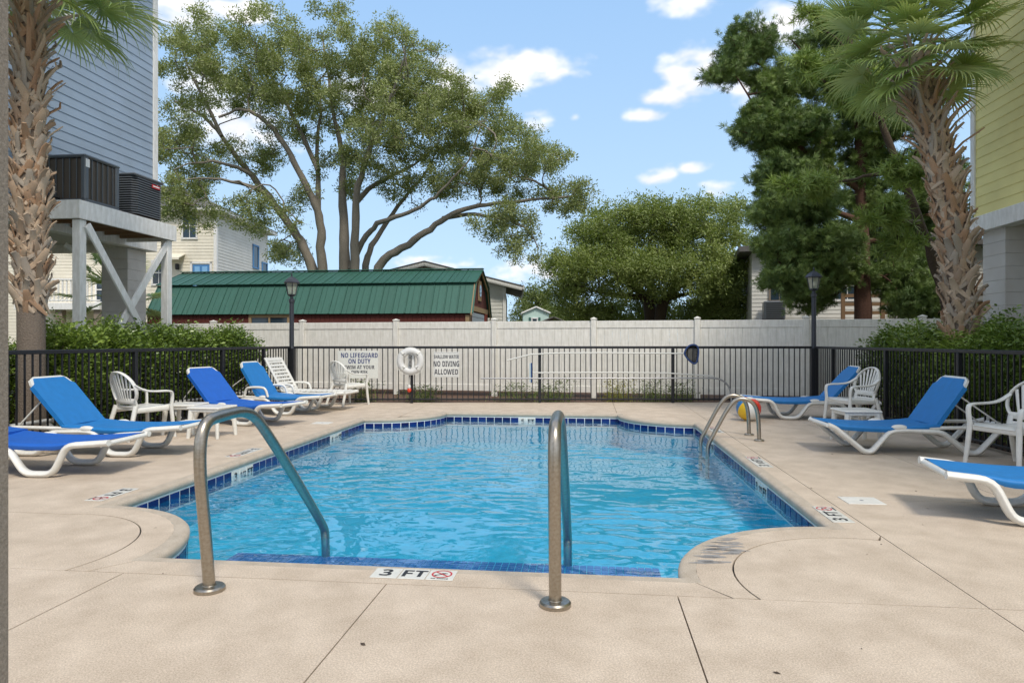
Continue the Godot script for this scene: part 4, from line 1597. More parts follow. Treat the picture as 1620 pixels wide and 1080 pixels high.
func trees() -> void:
	var oak_spray := spray("oak")
	var broad_spray := spray("broad")
	var cedar_spray := spray("cedar")
	var needle_spray := spray("needle")
	rng.seed = 101
	var oak_limbs := [
		[0.20, 0.04, [-1.01,1.30,-0.00, -1.12,3.83,-0.15, -1.60,4.82,-0.30, -2.17,5.64,-0.45, -3.02,6.70,-0.60, -3.66,7.43,-0.75, -4.18,8.05,-0.90, -4.83,8.91,-1.05, -5.36,9.54,-1.20, -6.14,10.07,-1.35, -6.81,10.36,-1.50]],
		[0.19, 0.04, [-0.67,1.30,-0.00, -0.74,3.86,0.17, -0.74,5.06,0.33, -0.82,6.02,0.50, -1.25,6.75,0.67, -1.74,7.90,0.83, -2.22,8.61,1.00, -2.70,8.98,1.17, -3.27,9.14,1.33, -3.83,8.76,1.50]],
		[0.10, 0.02, [-0.94,5.90,-0.00, -1.06,7.46,-0.40, -1.24,8.72,-0.80, -1.12,10.25,-1.20, -1.71,11.59,-1.60, -2.32,13.21,-2.00]],
		[0.24, 0.03, [0.04,1.30,-0.00, -0.02,3.89,-0.07, -0.04,5.14,-0.14, -0.17,6.73,-0.21, -0.07,7.88,-0.29, -0.43,9.04,-0.36, -0.68,10.66,-0.43, -0.93,12.29,-0.50]],
		[0.19, 0.03, [0.38,1.30,-0.00, 0.41,3.95,0.33, 0.54,5.88,0.67, 0.79,7.10,1.00, 1.50,8.50,1.33, 1.98,9.44,1.67, 2.45,10.55,2.00]],
		[0.12, 0.02, [0.22,3.88,-0.00, 0.75,4.95,0.36, 1.37,5.43,0.71, 2.30,5.63,1.07, 3.20,5.94,1.43, 3.76,6.39,1.79, 4.51,7.02,2.14, 4.94,8.13,2.50]],
		[0.15, 0.02, [0.90,1.30,-0.00, 0.58,4.04,-0.42, 0.84,4.90,-0.83, 1.58,6.26,-1.25, 2.35,7.30,-1.67, 3.02,8.37,-2.08, 3.22,10.22,-2.50]],
		[0.18, 0.04, [1.23,1.30,-0.00, 1.04,3.98,0.12, 1.95,4.52,0.25, 2.85,5.01,0.38, 3.53,5.58,0.50, 4.41,5.93,0.62, 5.51,6.04,0.75, 6.81,6.16,0.88, 7.99,6.24,1.00]],
		[0.10, 0.03, [0.38,6.19,-0.00, 1.14,7.14,-0.50, 2.21,7.73,-1.00, 3.08,8.69,-1.50]],
		[0.09, 0.02, [-0.94,7.36,-0.00, -1.88,9.12,-0.62, -3.02,11.21,-1.25, -4.21,12.91,-1.88, -5.20,13.93,-2.50]],
		[0.07, 0.02, [-4.37,8.59,-0.00, -5.24,10.17,-0.33, -6.04,11.67,-0.67, -6.67,12.98,-1.00]],
		[0.07, 0.02, [-3.36,7.24,-0.00, -3.94,7.49,0.50, -4.70,7.45,1.00, -5.31,7.02,1.50]],
		[0.08, 0.02, [-2.69,6.46,-0.00, -3.32,6.75,0.67, -4.22,6.81,1.33, -4.85,6.54,2.00]],
		[0.08, 0.02, [3.48,5.67,-0.00, 4.52,5.74,0.50, 5.73,5.49,1.00, 6.57,4.98,1.50, 6.77,4.38,2.00]],
	]
	var oak_blobs := [
		[-4.82,10.94,0.00, 1.68,1.79,2.50, 90],
		[-5.73,11.9,-0.50, 0.92,1.14,1.50, 25],
		[-2.80,11.1,0.00, 2.13,1.68,3.00, 120],
		[-0.56,11.2,0.00, 2.58,1.57,3.50, 150],
		[1.68,10.94,0.00, 1.91,1.46,3.00, 110],
		[2.65,8.99,0.50, 2.09,1.65,3.00, 150],
		[4.60,9.15,0.00, 1.68,1.57,2.50, 130],
		[6.27,7.56,0.50, 1.65,1.32,2.20, 120],
		[7.91,6.33,0.60, 0.98,0.70,1.20, 36],
		[-5.50,8.03,0.00, 1.17,1.79,2.50, 95],
		[-5.13,5.92,1.00, 0.90,0.86,1.50, 40],
		[-1.46,9.71,0.00, 2.47,1.23,3.00, 90],
		[1.21,8.07,1.00, 1.50,1.07,2.00, 60],
		[5.73,5.30,1.50, 1.37,0.67,1.20, 42],
		[6.15,4.31,1.80, 0.83,0.52,0.70, 14],
		[-2.62,5.91,0.50, 1.54,1.10,1.50, 40],
		[2.05,6.91,-0.50, 1.37,0.80,1.50, 28],
		[-2.18,4.51,-0.50, 0.92,0.50,1.20, 22],
		[-3.64,8.31,-1.00, 1.40,0.82,2.00, 30],
		[4.15,7.13,0.00, 1.79,0.79,2.00, 55],
		[-0.25,7.61,-1.00, 1.05,1.17,1.50, 25],
		[3.25,10.72,0.00, 1.01,0.90,1.50, 30],
	]
	var t := thing("oak_tree", "large spreading oak with open grey limbs behind the green-roofed shed", "tree", Vector3(-8.62, 0, -23.17), YAW)
	tree(t, oak_limbs, oak_blobs, {"bark": M.bark, "leaf": M.leaf, "shape": oak_spray, "lo": Color(0.19, 0.235, 0.085), "hi": Color(0.43, 0.47, 0.20), "leaves": 14, "spread": 0.24, "s0": 0.85, "s1": 1.4, "bare": 0.4, "outer": 3.2, "twig": 0.0085})
	var broad_limbs := [
		[0.35, 0.06, [0.00,0.18,-0.00, 0.04,2.71,-0.20, -0.20,3.43,-0.40, -1.16,4.16,-0.60, -2.14,5.04,-0.80, -2.98,5.50,-1.00]],
		[0.33, 0.06, [0.28,0.18,-0.00, 0.26,2.68,0.38, 0.80,3.49,0.75, 1.66,4.27,1.12, 2.36,5.03,1.50]],
		[0.22, 0.04, [0.06,2.98,-0.00, 0.00,4.10,-0.00, -0.14,5.51,-0.00, 0.28,6.77,-0.00]],
		[0.14, 0.04, [0.28,3.04,-0.00, 1.15,3.33,1.00, 2.21,3.52,2.00]],
		[0.16, 0.04, [-0.28,3.26,-0.00, -2.10,3.33,1.00, -3.55,3.66,2.00]],
	]
	var broad_blobs := [
		[-3.46,4.28,1.00, 1.49,1.36,2.50, 60],
		[-1.96,6.07,0.00, 1.82,1.26,3.00, 80],
		[0.28,6.63,0.00, 1.96,1.12,3.00, 80],
		[2.24,6.35,0.00, 1.82,1.26,3.00, 70],
		[3.21,4.61,0.50, 1.38,1.65,2.50, 70],
		[-1.20,4.18,2.00, 2.09,1.31,2.00, 90],
		[0.90,4.18,2.00, 2.09,1.31,2.00, 90],
		[-3.73,3.20,1.00, 1.08,0.81,1.50, 25],
		[3.05,3.20,1.00, 1.22,0.76,1.50, 30],
		[-0.08,5.36,-1.00, 2.61,1.45,3.00, 60],
		[3.81,7.00,-0.50, 0.86,0.71,1.50, 16],
		[-2.5,2.3,0.5, 1.7,0.7,1.5, 45],
		[2.6,2.3,0.3, 1.6,0.7,1.5, 45],
		[0.0,2.7,-2.6, 2.6,1.0,1.2, 60],
	]
	t = thing("broad_oak_tree", "rounded dense green oak standing beyond the middle of the white fence", "tree", Vector3(2.73, 0, -30.5), YAW)
	tree(t, broad_limbs, broad_blobs, {"bark": M.dark_bark, "leaf": M.leaf, "shape": oak_spray, "lo": Color(0.15, 0.205, 0.05), "hi": Color(0.35, 0.41, 0.125), "leaves": 17, "spread": 0.42, "s0": 1.1, "s1": 1.9, "bare": 0.4, "outer": 5.5, "step": 0.5})
	var cedar_limbs := [
		[0.27, 0.06, [0.00,-0.48,-0.00, 0.00,2.01,-0.00, 0.02,3.79,-0.00, -0.05,5.56,-0.00, -0.12,7.34,-0.00, -0.27,9.11,-0.00, -0.36,10.71,-0.00]],
		[0.10, 0.02, [-0.05,5.56,-0.00, -0.86,6.06,0.12, -1.97,6.73,0.25, -3.07,7.57,0.38, -3.72,8.56,0.50]],
		[0.09, 0.02, [-0.02,4.67,-0.00, -1.13,4.96,0.33, -2.32,5.07,0.67, -3.04,4.83,1.00]],
		[0.08, 0.02, [0.02,3.79,-0.00, -1.38,3.72,0.50, -2.45,3.32,1.00]],
		[0.09, 0.02, [-0.09,6.45,-0.00, 0.57,6.86,0.40, 1.20,6.83,0.80]],
		[0.09, 0.02, [0.00,4.14,-0.00, 0.94,4.18,-0.25, 1.99,3.85,-0.50]],
		[0.08, 0.02, [-0.18,8.05,-0.00, -1.04,9.04,-0.25, -1.84,10.05,-0.50]],
		[0.08, 0.02, [-0.27,9.11,-0.00, 0.76,10.12,-0.25, 1.44,11.14,-0.50]],
	]
	var cedar_blobs := [
		[-3.20,9.47,0.00, 0.75,0.89,1.10, 46],
		[-4.00,8.85,0.00, 0.50,0.32,0.50, 14],
		[-2.49,8.40,0.00, 0.89,0.80,1.30, 54],
		[-3.13,7.15,0.30, 0.73,0.56,1.00, 36],
		[-2.04,7.07,0.00, 1.07,0.89,1.50, 60],
		[-2.68,5.80,0.50, 0.69,0.52,1.00, 34],
		[-2.71,4.87,0.80, 0.71,0.51,1.00, 36],
		[-1.90,5.28,0.50, 1.04,0.86,1.50, 64],
		[-2.54,3.85,0.80, 0.77,0.68,1.10, 44],
		[-1.52,3.85,0.80, 1.02,0.85,1.50, 66],
		[-2.29,2.98,1.00, 0.76,0.50,1.00, 34],
		[-0.38,6.95,-0.50, 1.28,1.28,1.80, 70],
		[0.95,7.53,-0.60, 1.28,1.47,1.50, 64],
		[0.95,5.15,-0.60, 1.10,1.10,1.40, 60],
		[1.14,3.31,-0.60, 1.10,0.92,1.40, 56],
		[2.17,4.08,-0.80, 0.74,1.30,1.20, 46],
		[-0.62,3.25,0.00, 0.89,0.71,1.20, 40],
		[-0.20,8.95,-0.50, 1.28,1.09,1.60, 54],
		[-0.70,10.09,-0.60, 0.92,0.82,1.00, 26],
		[2.36,5.74,-0.80, 0.74,1.48,1.00, 36],
		[1.81,2.58,-0.50, 0.82,0.46,1.00, 24],
		[1.9,2.2,-0.3, 1.0,0.6,1.0, 40],
		[0.9,2.6,0.8, 0.8,0.5,0.8, 26],
		[-0.9,2.6,-1.5, 1.0,0.5,0.8, 26],
	]
	t = thing("cedar_tree", "tall dark green cedar with a straight reddish trunk beyond the white fence", "tree", Vector3(7.64, 0, -19.99), YAW)
	tree(t, cedar_limbs, cedar_blobs, {"bark": M.red_bark, "leaf": M.needle, "shape": cedar_spray, "lo": Color(0.07, 0.13, 0.036), "hi": Color(0.27, 0.36, 0.09), "leaves": 13, "spread": 0.27, "s0": 0.9, "s1": 1.5, "bare": 0.25, "outer": 4.5, "lift": 0.05, "step": 0.35})
	var pine_limbs := [
		[0.16, 0.05, [0.10,-0.15,-0.00, 0.05,1.95,-0.07, -0.24,3.20,-0.14, -0.57,4.09,-0.21, -0.97,5.28,-0.29, -1.37,6.49,-0.36, -1.70,7.70,-0.43, -2.26,8.78,-0.50]],
		[0.05, 0.02, [-0.70,4.05,-0.00, -1.49,3.96,0.50, -2.25,3.74,1.00]],
		[0.05, 0.02, [-1.06,5.07,-0.00, -1.21,5.23,0.50, -1.37,5.37,1.00]],
		[0.05, 0.02, [-1.13,5.21,-0.00, -2.28,4.97,0.40, -3.31,4.73,0.80]],
		[0.05, 0.02, [-1.56,6.37,-0.00, -2.56,6.80,0.40, -3.58,7.14,0.80]],
		[0.04, 0.01, [-1.93,7.53,-0.00, -2.77,8.14,0.25, -3.45,8.59,0.50]],
	]
	var pine_blobs := [
		[-3.72,7.23,0.80, 0.38,0.30,0.50, 16],
		[-2.94,7.29,0.60, 0.63,0.35,0.60, 22],
		[-3.44,4.73,0.80, 0.55,0.30,0.50, 16],
		[-1.57,4.99,1.00, 0.54,0.43,0.50, 20],
		[-1.98,4.01,1.00, 0.61,0.43,0.50, 22],
		[-2.56,6.80,0.40, 0.71,0.35,0.60, 20],
		[-3.99,4.73,0.80, 0.34,0.21,0.30, 8],
		[-3.41,8.57,0.40, 0.40,0.35,0.40, 8],
		[-1.38,7.02,-0.20, 0.88,0.59,0.80, 22],
		[-1.41,3.39,0.60, 0.49,0.28,0.50, 10],
	]
	t = thing("pine_tree", "leaning pine with bright green needle tufts in front of the dark cedar", "tree", Vector3(8.22, 0, -16.54), YAW)
	tree(t, pine_limbs, pine_blobs, {"bark": M.dark_bark, "leaf": M.needle, "shape": needle_spray, "lo": Color(0.15, 0.24, 0.04), "hi": Color(0.32, 0.40, 0.09), "leaves": 6, "spread": 0.16, "s0": 0.9, "s1": 1.35, "bare": 0.35, "outer": 3.5, "lift": 0.1, "step": 0.25})
	# trees that close the view farther back
	var far := [
		["pale green leafy tree behind the small green shed", Vector3(-1.9, 0, -52.0), 6.2, 4.2, 1, 0.0],
		["light green tree beyond the right side of the rounded oak", Vector3(10.4, 0, -47.0), 7.0, 4.5, 1, 0.0],
		["dark tree beyond the yellow house pillar", Vector3(15.2, 0, -22.0), 7.0, 4.2, 0, 0.0],
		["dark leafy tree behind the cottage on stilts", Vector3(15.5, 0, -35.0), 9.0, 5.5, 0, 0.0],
		["leafy tree far behind the white house porch", Vector3(-31.0, 0, -46.0), 10.0, 5.5, 1, 0.0],
	]
	for a in far:
		var d := thing("background_tree", a[0], "tree", a[1], 0.0, "trees in the background")
		var hh: float = a[2]
		var w: float = a[3]
		var li := [[0.22, 0.06, [0, 0, 0, 0.1, hh * 0.3, 0, -0.1, hh * 0.55, 0.2, 0.1, hh * 0.85, 0]], [0.1, 0.03, [0.1, hh * 0.3, 0, w * 0.3, hh * 0.5, 0.3, w * 0.5, hh * 0.6, 0.5]], [0.1, 0.03, [0.05, hh * 0.35, 0, -w * 0.3, hh * 0.55, 0.4, -w * 0.5, hh * 0.6, 0.3]]]
		var bl := []
		for k in 9:
			bl.append([rng.randf_range(-0.6, 0.6) * w, hh * rng.randf_range(0.32, 0.85), rng.randf_range(-0.4, 0.5) * w, w * 0.42, hh * 0.2, w * 0.4, 34])
		var pale: bool = a[4] == 1
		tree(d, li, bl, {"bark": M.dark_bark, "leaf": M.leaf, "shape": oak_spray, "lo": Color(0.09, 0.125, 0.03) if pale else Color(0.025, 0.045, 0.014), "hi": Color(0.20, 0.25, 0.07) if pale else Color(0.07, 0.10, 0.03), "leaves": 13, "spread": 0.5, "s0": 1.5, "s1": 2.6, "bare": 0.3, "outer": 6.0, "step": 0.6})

# ------------------------------------------------------------------ palms
func frond_mesh(seed_: int, size: float) -> ArrayMesh:
	# fan leaf on a stalk: local +z points out from the crown, +y up
	var g := Geo.new()
	var r := RandomNumberGenerator.new()
	r.seed = seed_
	var stalk := 0.72 * size
	var n := 42
	var tip := Vector3(0, -0.05 * size, stalk)
	g.tube(PackedVector3Array([Vector3.ZERO, Vector3(0, 0.03, stalk * 0.5), tip]), [0.022, 0.016, 0.011], 5, false)
	var len0 := 0.62 * size
	for i in n:
		var f := (i + 0.5) / n * 2.0 - 1.0
		var a := f * 2.25
		var fold := absf(f)
		# the midrib arches over, so the outer segments sit lower
		var base := tip + Vector3(sin(a) * 0.02, 0, cos(a) * 0.10 * size * (1.0 - fold))
		var d := Vector3(sin(a), 0.28 - 0.2 * fold + r.randf_range(-0.05, 0.05), cos(a) * 0.92).normalized()
		var l := len0 * (1.0 - 0.28 * fold * fold) * r.randf_range(0.9, 1.1)
		var s := Vector3(cos(a), 0, -sin(a)) * (0.016 + 0.003 * size)
		var droop := r.randf_range(0.08, 0.42)
		var p := base
		var w := 0.35
		for k in 6:
			var t := (k + 1) / 6.0
			var q := base + d * l * t + Vector3.DOWN * droop * l * t * t * t * 0.9
			if t > 0.62:
				q += Vector3(0, -0.08 * l * (t - 0.62), 0) - d * l * 0.15 * (t - 0.62)
			var w2: float = [0.75, 0.9, 0.75, 0.5, 0.28, 0.02][k]
			var up := s.cross(d).normalized() * 0.012
			if up.y < 0:
				up = -up
			g.face(p - up * w, p + s * w, q + s * w2, q - up * w2)
			g.face(p - up * w, p - s * w, q - s * w2, q - up * w2)
			p = q
			w = w2
	return g.mesh()

func boot_mesh(seed_: int, long: float, wide: float, lean: float) -> ArrayMesh:
	# the stub of an old leaf: a split base that hugs the trunk and a torn blade that stands off it; +z outward
	var g := Geo.new()
	var r := RandomNumberGenerator.new()
	r.seed = seed_
	var tw := r.randf_range(-0.04, 0.04)
	for s in [-1.0, 1.0]:
		var k := r.randf_range(0.8, 1.15)
		var p := PackedVector3Array([Vector3(s * 0.11 * k, -0.15 * k, -0.035), Vector3(s * 0.07, -0.03, 0.008), Vector3(s * 0.028, 0.08, 0.03)])
		g.bar(p, 0.062, 0.016, Vector3(s * 0.4, 0.2, 1), PackedVector2Array([Vector2(0.5, 0.6), Vector2(1, 1), Vector2(1, 1)]), 0.2)
	var bend := r.randf_range(0.6, 1.5)
	var q := PackedVector3Array([Vector3(0, 0.02, 0.012), Vector3(tw * 0.3, 0.02 + long * 0.45, 0.015 + long * lean * 0.35), Vector3(tw * 0.7, 0.02 + long * 0.8, 0.02 + long * lean * 0.8), Vector3(tw, 0.02 + long, 0.02 + long * lean * bend)])
	g.bar(q, wide, 0.02, Vector3(0, 0.1, 1), PackedVector2Array([Vector2(1.05, 0.8), Vector2(0.9, 1), Vector2(0.75, 1.0), Vector2(r.randf_range(0.35, 0.7), 0.6)]), 0.2)
	# torn fibres along the edges
	for k in 7:
		var t := r.randf()
		var b := q[0].lerp(q[3], t) + Vector3((1 if k % 2 else -1) * wide * 0.42, 0, 0.0)
		var e := b + Vector3((1 if k % 2 else -1) * r.randf_range(0.01, 0.05), r.randf_range(-0.05, 0.08), r.randf_range(0.0, 0.05))
		g.tri(b, b + Vector3(0, 0.012, 0), e, Vector3(0, 0, 1))
	return g.mesh()

func palm(label: String, at: Vector3, lean: PackedVector3Array, boots_from: float, boot_rows: int, crown_seed: int, fronds: int, size: float, r0: float) -> void:
	var root := thing("palm_tree", label, "palm", at)
	var p := chaikin(lean, 2)
	var g := Geo.new()
	var rad := []
	for i in p.size():
		rad.append(r0 * (1.15 if i == 0 else 1.0))
	g.tube(p, rad, 18)
	put("trunk", g, M.palm_trunk, root)
	rng.seed = crown_seed
	var low := []
	var high := []
	for k in 6:
		low.append(boot_mesh(k + 3, 0.15 + 0.025 * k, 0.105, 0.24 + 0.06 * (k % 4)))
		high.append(boot_mesh(k + 23, 0.22 + 0.035 * k, 0.06, 0.6 + 0.12 * (k % 4)))
	var curve := Curve3D.new()
	for q in p:
		curve.add_point(q)
	var total := curve.get_baked_length()
	var per := 9
	var wd := r0 / 0.2
	for i in boot_rows * per:
		var t := i / float(boot_rows * per)
		var d := lerpf(boots_from, total - 0.02, t) + rng.randf_range(-0.03, 0.03)
		var c := curve.sample_baked(d)
		var an := i * TAU / per * 1.055 + rng.randf_range(-0.16, 0.16)
		var out := Vector3(sin(an), 0, cos(an))
		var up := rng.randf() < smoothstep(0.45, 0.8, t)
		var cross := rng.randf_range(0.22, 0.62) * (1.0 if (i / per) % 2 == 0 else -1.0)
		var b := Basis(Vector3.UP, an) * Basis(Vector3.RIGHT, rng.randf_range(-0.1, 0.2)) * Basis(Vector3.BACK, cross * (0.6 if up else 1.0))
		var k := rng.randf_range(0.85, 1.2)
		put("leaf_base", (high if up else low)[rng.randi() % 6], M.boot[rng.randi() % 5], root, c + out * (r0 - 0.012), b.scaled(Vector3(k * lerpf(1.0, wd, 0.6), k, k * lerpf(1.0, wd, 0.6))))
	var top := p[p.size() - 1]
	var fm := []
	for k in 5:
		fm.append(frond_mesh(crown_seed + k, size * (0.9 + 0.06 * k)))
	for i in fronds:
		var t := (i + 0.5) / fronds
		var an := i * 2.39996 + rng.randf_range(-0.2, 0.2)
		var pitch := lerpf(-1.3, 0.8, pow(t, 1.05)) + rng.randf_range(-0.12, 0.12)
		var out := Vector3(sin(an), 0, cos(an))
		var b := Basis(Vector3.UP, an) * Basis(Vector3.RIGHT, pitch) * Basis(Vector3.BACK, rng.randf_range(-0.35, 0.35))
		put("frond", fm[rng.randi() % 5], M.frond[rng.randi() % 3], root, top + out * 0.1 + Vector3.UP * lerpf(0.55, 0.0, t), b)

func palms() -> void:
	palm("palm with a shaggy trunk and a full green crown in front of the yellow house", Vector3(5.55, 0, -10.75), pts([0.0, 0, 0, -0.02, 1.2, 0, -0.10, 2.6, 0, -0.32, 3.9, 0, -0.60, 5.0, 0, -0.72, 5.6, 0]), 1.25, 28, 300, 66, 0.98, 0.18)
	palm("palm with a shaggy trunk rising past the blue house, its crown cut off above", Vector3(-7.05, 0, -7.85), pts([0.0, 0, 0, -0.0, 1.6, 0, -0.02, 3.2, 0, -0.04, 4.6, 0, 0.0, 6.05, 0]), 1.75, 30, 340, 46, 1.1, 0.155)
	palm("small palm seen between the posts under the blue house", Vector3(-12.9, 0, -17.3), pts([0.0, 0, 0, 0.02, 0.8, 0, 0, 1.6, 0, 0, 2.3, 0]), 1.2, 5, 380, 18, 1.1, 0.16)

# ------------------------------------------------------------------ hedges and weeds
func hedge(label: String, x0: float, x1: float, z0: float, z1: float, top: float, sd: int, many: int) -> void:
	var root := thing("hedge", label, "hedge", Vector3((x0 + x1) / 2, 0, (z0 + z1) / 2))
	rng.seed = sd
	var f := FastNoiseLite.new()
	f.seed = sd
	f.frequency = 0.9
	var hx := (x1 - x0) / 2
	var hz := (z1 - z0) / 2
	var at := PackedVector3Array()
	var g := Geo.new()
	for i in 130:
		var b := Vector3(rng.randf_range(-hx, hx) * 0.7, 0, rng.randf_range(-hz, hz) * 0.97)
		var e := b + Vector3(rng.randf_range(-0.2, 0.2), top * rng.randf_range(0.6, 0.92), rng.randf_range(-0.2, 0.2))
		g.tube(PackedVector3Array([b, b.lerp(e, 0.5) + Vector3(rng.randf_range(-0.08, 0.08), 0, rng.randf_range(-0.08, 0.08)), e]), [0.014, 0.009, 0.004], 4, false)
	tag(put("stems", g, M.dark_bark, root), "", "", "", "stuff")
	for i in many:
		var p := Vector3(rng.randf_range(-1, 1), pow(rng.randf(), 0.75), rng.randf_range(-1, 1))
		var u := Vector3(p.x * hx, 0, p.z * hz)
		var k := f.get_noise_2d(u.x * 1.3 + 50, u.z * 1.3)
		var y := p.y * (top + k * 0.34)
		var side := 1.0 - 0.25 * clampf(p.y - 0.7, 0, 1) * 3.0 + f.get_noise_3d(u.x, y * 1.4, u.z) * 0.3
		var edge := maxf(absf(p.x), absf(p.z) + (1 - hx / hz) * -0.02)
		# mostly leaves near the surface
		if edge < 0.55 and p.y < 0.8 and rng.randf() < 0.7:
			continue
		if y < 0.25 and rng.randf() < 0.6:
			continue
		at.append(Vector3(u.x * side, y, clampf(u.z, -hz, hz)))
	for i in int(hz * 14):
		var u := Vector3(rng.randf_range(-hx, hx) * 0.6, 0, rng.randf_range(-hz, hz))
		var k := f.get_noise_2d(u.x * 1.3 + 50, u.z * 1.3)
		for q in 5:
			at.append(u + Vector3(rng.randfn() * 0.02, top + k * 0.34 + q * 0.05 - 0.04, rng.randfn() * 0.02))
	crown(root, "foliage", spray("hedge"), M.gloss_leaf, at, PackedVector3Array(), Color(0.07, 0.13, 0.022), Color(0.30, 0.40, 0.075), 0.75, 1.25)

func hedges() -> void:
	hedge("clipped green hedge between the metal fence and the blue house", -7.72, -6.68, -13.3, -8.25, 1.37, 401, 12000)
	hedge("leafy shrub behind the bare base of the palm by the blue house", -7.9, -7.3, -8.2, -5.5, 1.25, 403, 3500)
	hedge("leafy green hedge at the foot of the palm by the yellow house", 4.98, 6.25, -13.2, -6.0, 1.42, 402, 15000)
	# weeds along the foot of the fences
	rng.seed = 410
	var w := spray("hedge")
	var spots := [[-1.55, 0.75, 0.24, 0], [-0.75, 0.55, 0.3, 0], [0.62, 0.4, 0.3, 1], [1.35, 0.5, 0.3, 0], [2.0, 0.5, 0.26, 0], [-3.65, 0.5, 0.2, 0], [-5.0, 0.4, 0.28, 0]]
	var names := ["low green weeds below the brush pole behind the metal fence", "green weeds beside the middle fence post by the white fence", "yellow-green weed clump at the foot of the white fence", "tuft of dark green weeds behind the metal fence", "weeds at the foot of the fence post nearest the net", "few weeds behind the life ring post", "weeds behind the white chair at the fence corner"]
	for i in spots.size():
		var s = spots[i]
		var z: float = -13.9 - (s[0] + 6.27) * 0.1135 - 0.45
		var root := thing("weed_clump", names[i], "weeds", Vector3(s[0], -0.03, z), 0.0, "weeds along the fence")
		var at := PackedVector3Array()
		for k in 150:
			var q := rng.randf()
			at.append(Vector3(rng.randfn() * s[1] * 0.4, q * q * s[2] * 1.6, rng.randfn() * 0.12))
		var yl: bool = s[3] == 1
		crown(root, "leaves", w, M.leaf, at, PackedVector3Array(), Color(0.22, 0.2, 0.02) if yl else Color(0.07, 0.12, 0.025), Color(0.4, 0.36, 0.04) if yl else Color(0.19, 0.24, 0.06), 0.45, 0.9)
		var g := Geo.new()
		for k in 26:
			var b := Vector3(rng.randfn() * s[1] * 0.4, 0, rng.randfn() * 0.1)
			var e: Vector3 = b + Vector3(rng.randf_range(-0.12, 0.12), s[2] * rng.randf_range(0.6, 1.5), rng.randf_range(-0.1, 0.1))
			var sd := Vector3(0.004, 0, 0.002)
			g.face(b - sd, b + sd, b.lerp(e, 0.6) + sd, b.lerp(e, 0.6) - sd)
			g.tri(b.lerp(e, 0.6) - sd, b.lerp(e, 0.6) + sd, e, Vector3.BACK)
		tag(put("blades", g, M.frond[0], root), "", "", "", "stuff")

# ------------------------------------------------------------------ lamps
func lamps() -> void:
	for i in 2:
		var at := Vector3(-6.27, 0, -13.72) if i == 0 else Vector3(4.74, 0, -14.97)
		var up := 0.0 if i == 0 else 0.12
		var root := thing("lamp_post", ["dark lamp post with lantern head at the fence corner in front of the red shed", "dark lamp post with lantern head at the fence corner in front of the cedar"][i], "lamp post", at, 0.0, "lamp posts at the fence corners")
		var g := Geo.new()
		g.box(Vector3(0, 0.58, 0.0), Vector3(0.14, 1.16, 0.14), 0.012)
		put("base", g, M.fence_metal, root)
		g = Geo.new()
		g.lathe(PackedVector2Array([Vector2(0.062, 1.15), Vector2(0.05, 1.2), Vector2(0.046, 2.12 + up), Vector2(0.06, 2.13 + up), Vector2(0.06, 2.19 + up), Vector2(0.035, 2.21 + up), Vector2(0.03, 2.26 + up)]), 14)
		put("pole", g, M.lamp_metal, root)
		var head := Node3D.new()
		head.name = "lantern"
		root.add_child(head)
		head.position = Vector3(0, 2.25 + up, 0)
		g = Geo.new()
		g.lathe(PackedVector2Array([Vector2(0.03, 0), Vector2(0.085, 0.02), Vector2(0.095, 0.05), Vector2(0.0, 0.05)]), 6, true)
		put("cup", g, M.lamp_metal, head)
		g = Geo.new()
		g.lathe(PackedVector2Array([Vector2(0.088, 0.05), Vector2(0.135, 0.29)]), 6, true)
		put("glass", g, M.lamp_glass, head)
		g = Geo.new()
		for k in 6:
			var a := TAU * k / 6
			g.tube(PackedVector3Array([Vector3(cos(a) * 0.09, 0.05, sin(a) * 0.09), Vector3(cos(a) * 0.139, 0.29, sin(a) * 0.139)]), 0.009, 5)
		put("frame", g, M.lamp_metal, head)
		g = Geo.new()
		g.lathe(PackedVector2Array([Vector2(0.0, 0.285), Vector2(0.175, 0.28), Vector2(0.18, 0.30), Vector2(0.13, 0.36), Vector2(0.06, 0.41), Vector2(0.03, 0.42), Vector2(0.012, 0.44), Vector2(0.02, 0.465), Vector2(0.006, 0.50), Vector2(0.0, 0.52)]), 6, true)
		put("roof", g, M.lamp_metal, head)
		g = Geo.new()
		g.ball(Vector3(0, 0.15, 0), Vector3(0.03, 0.06, 0.03))
		put("bulb", g, M.bulb, head)

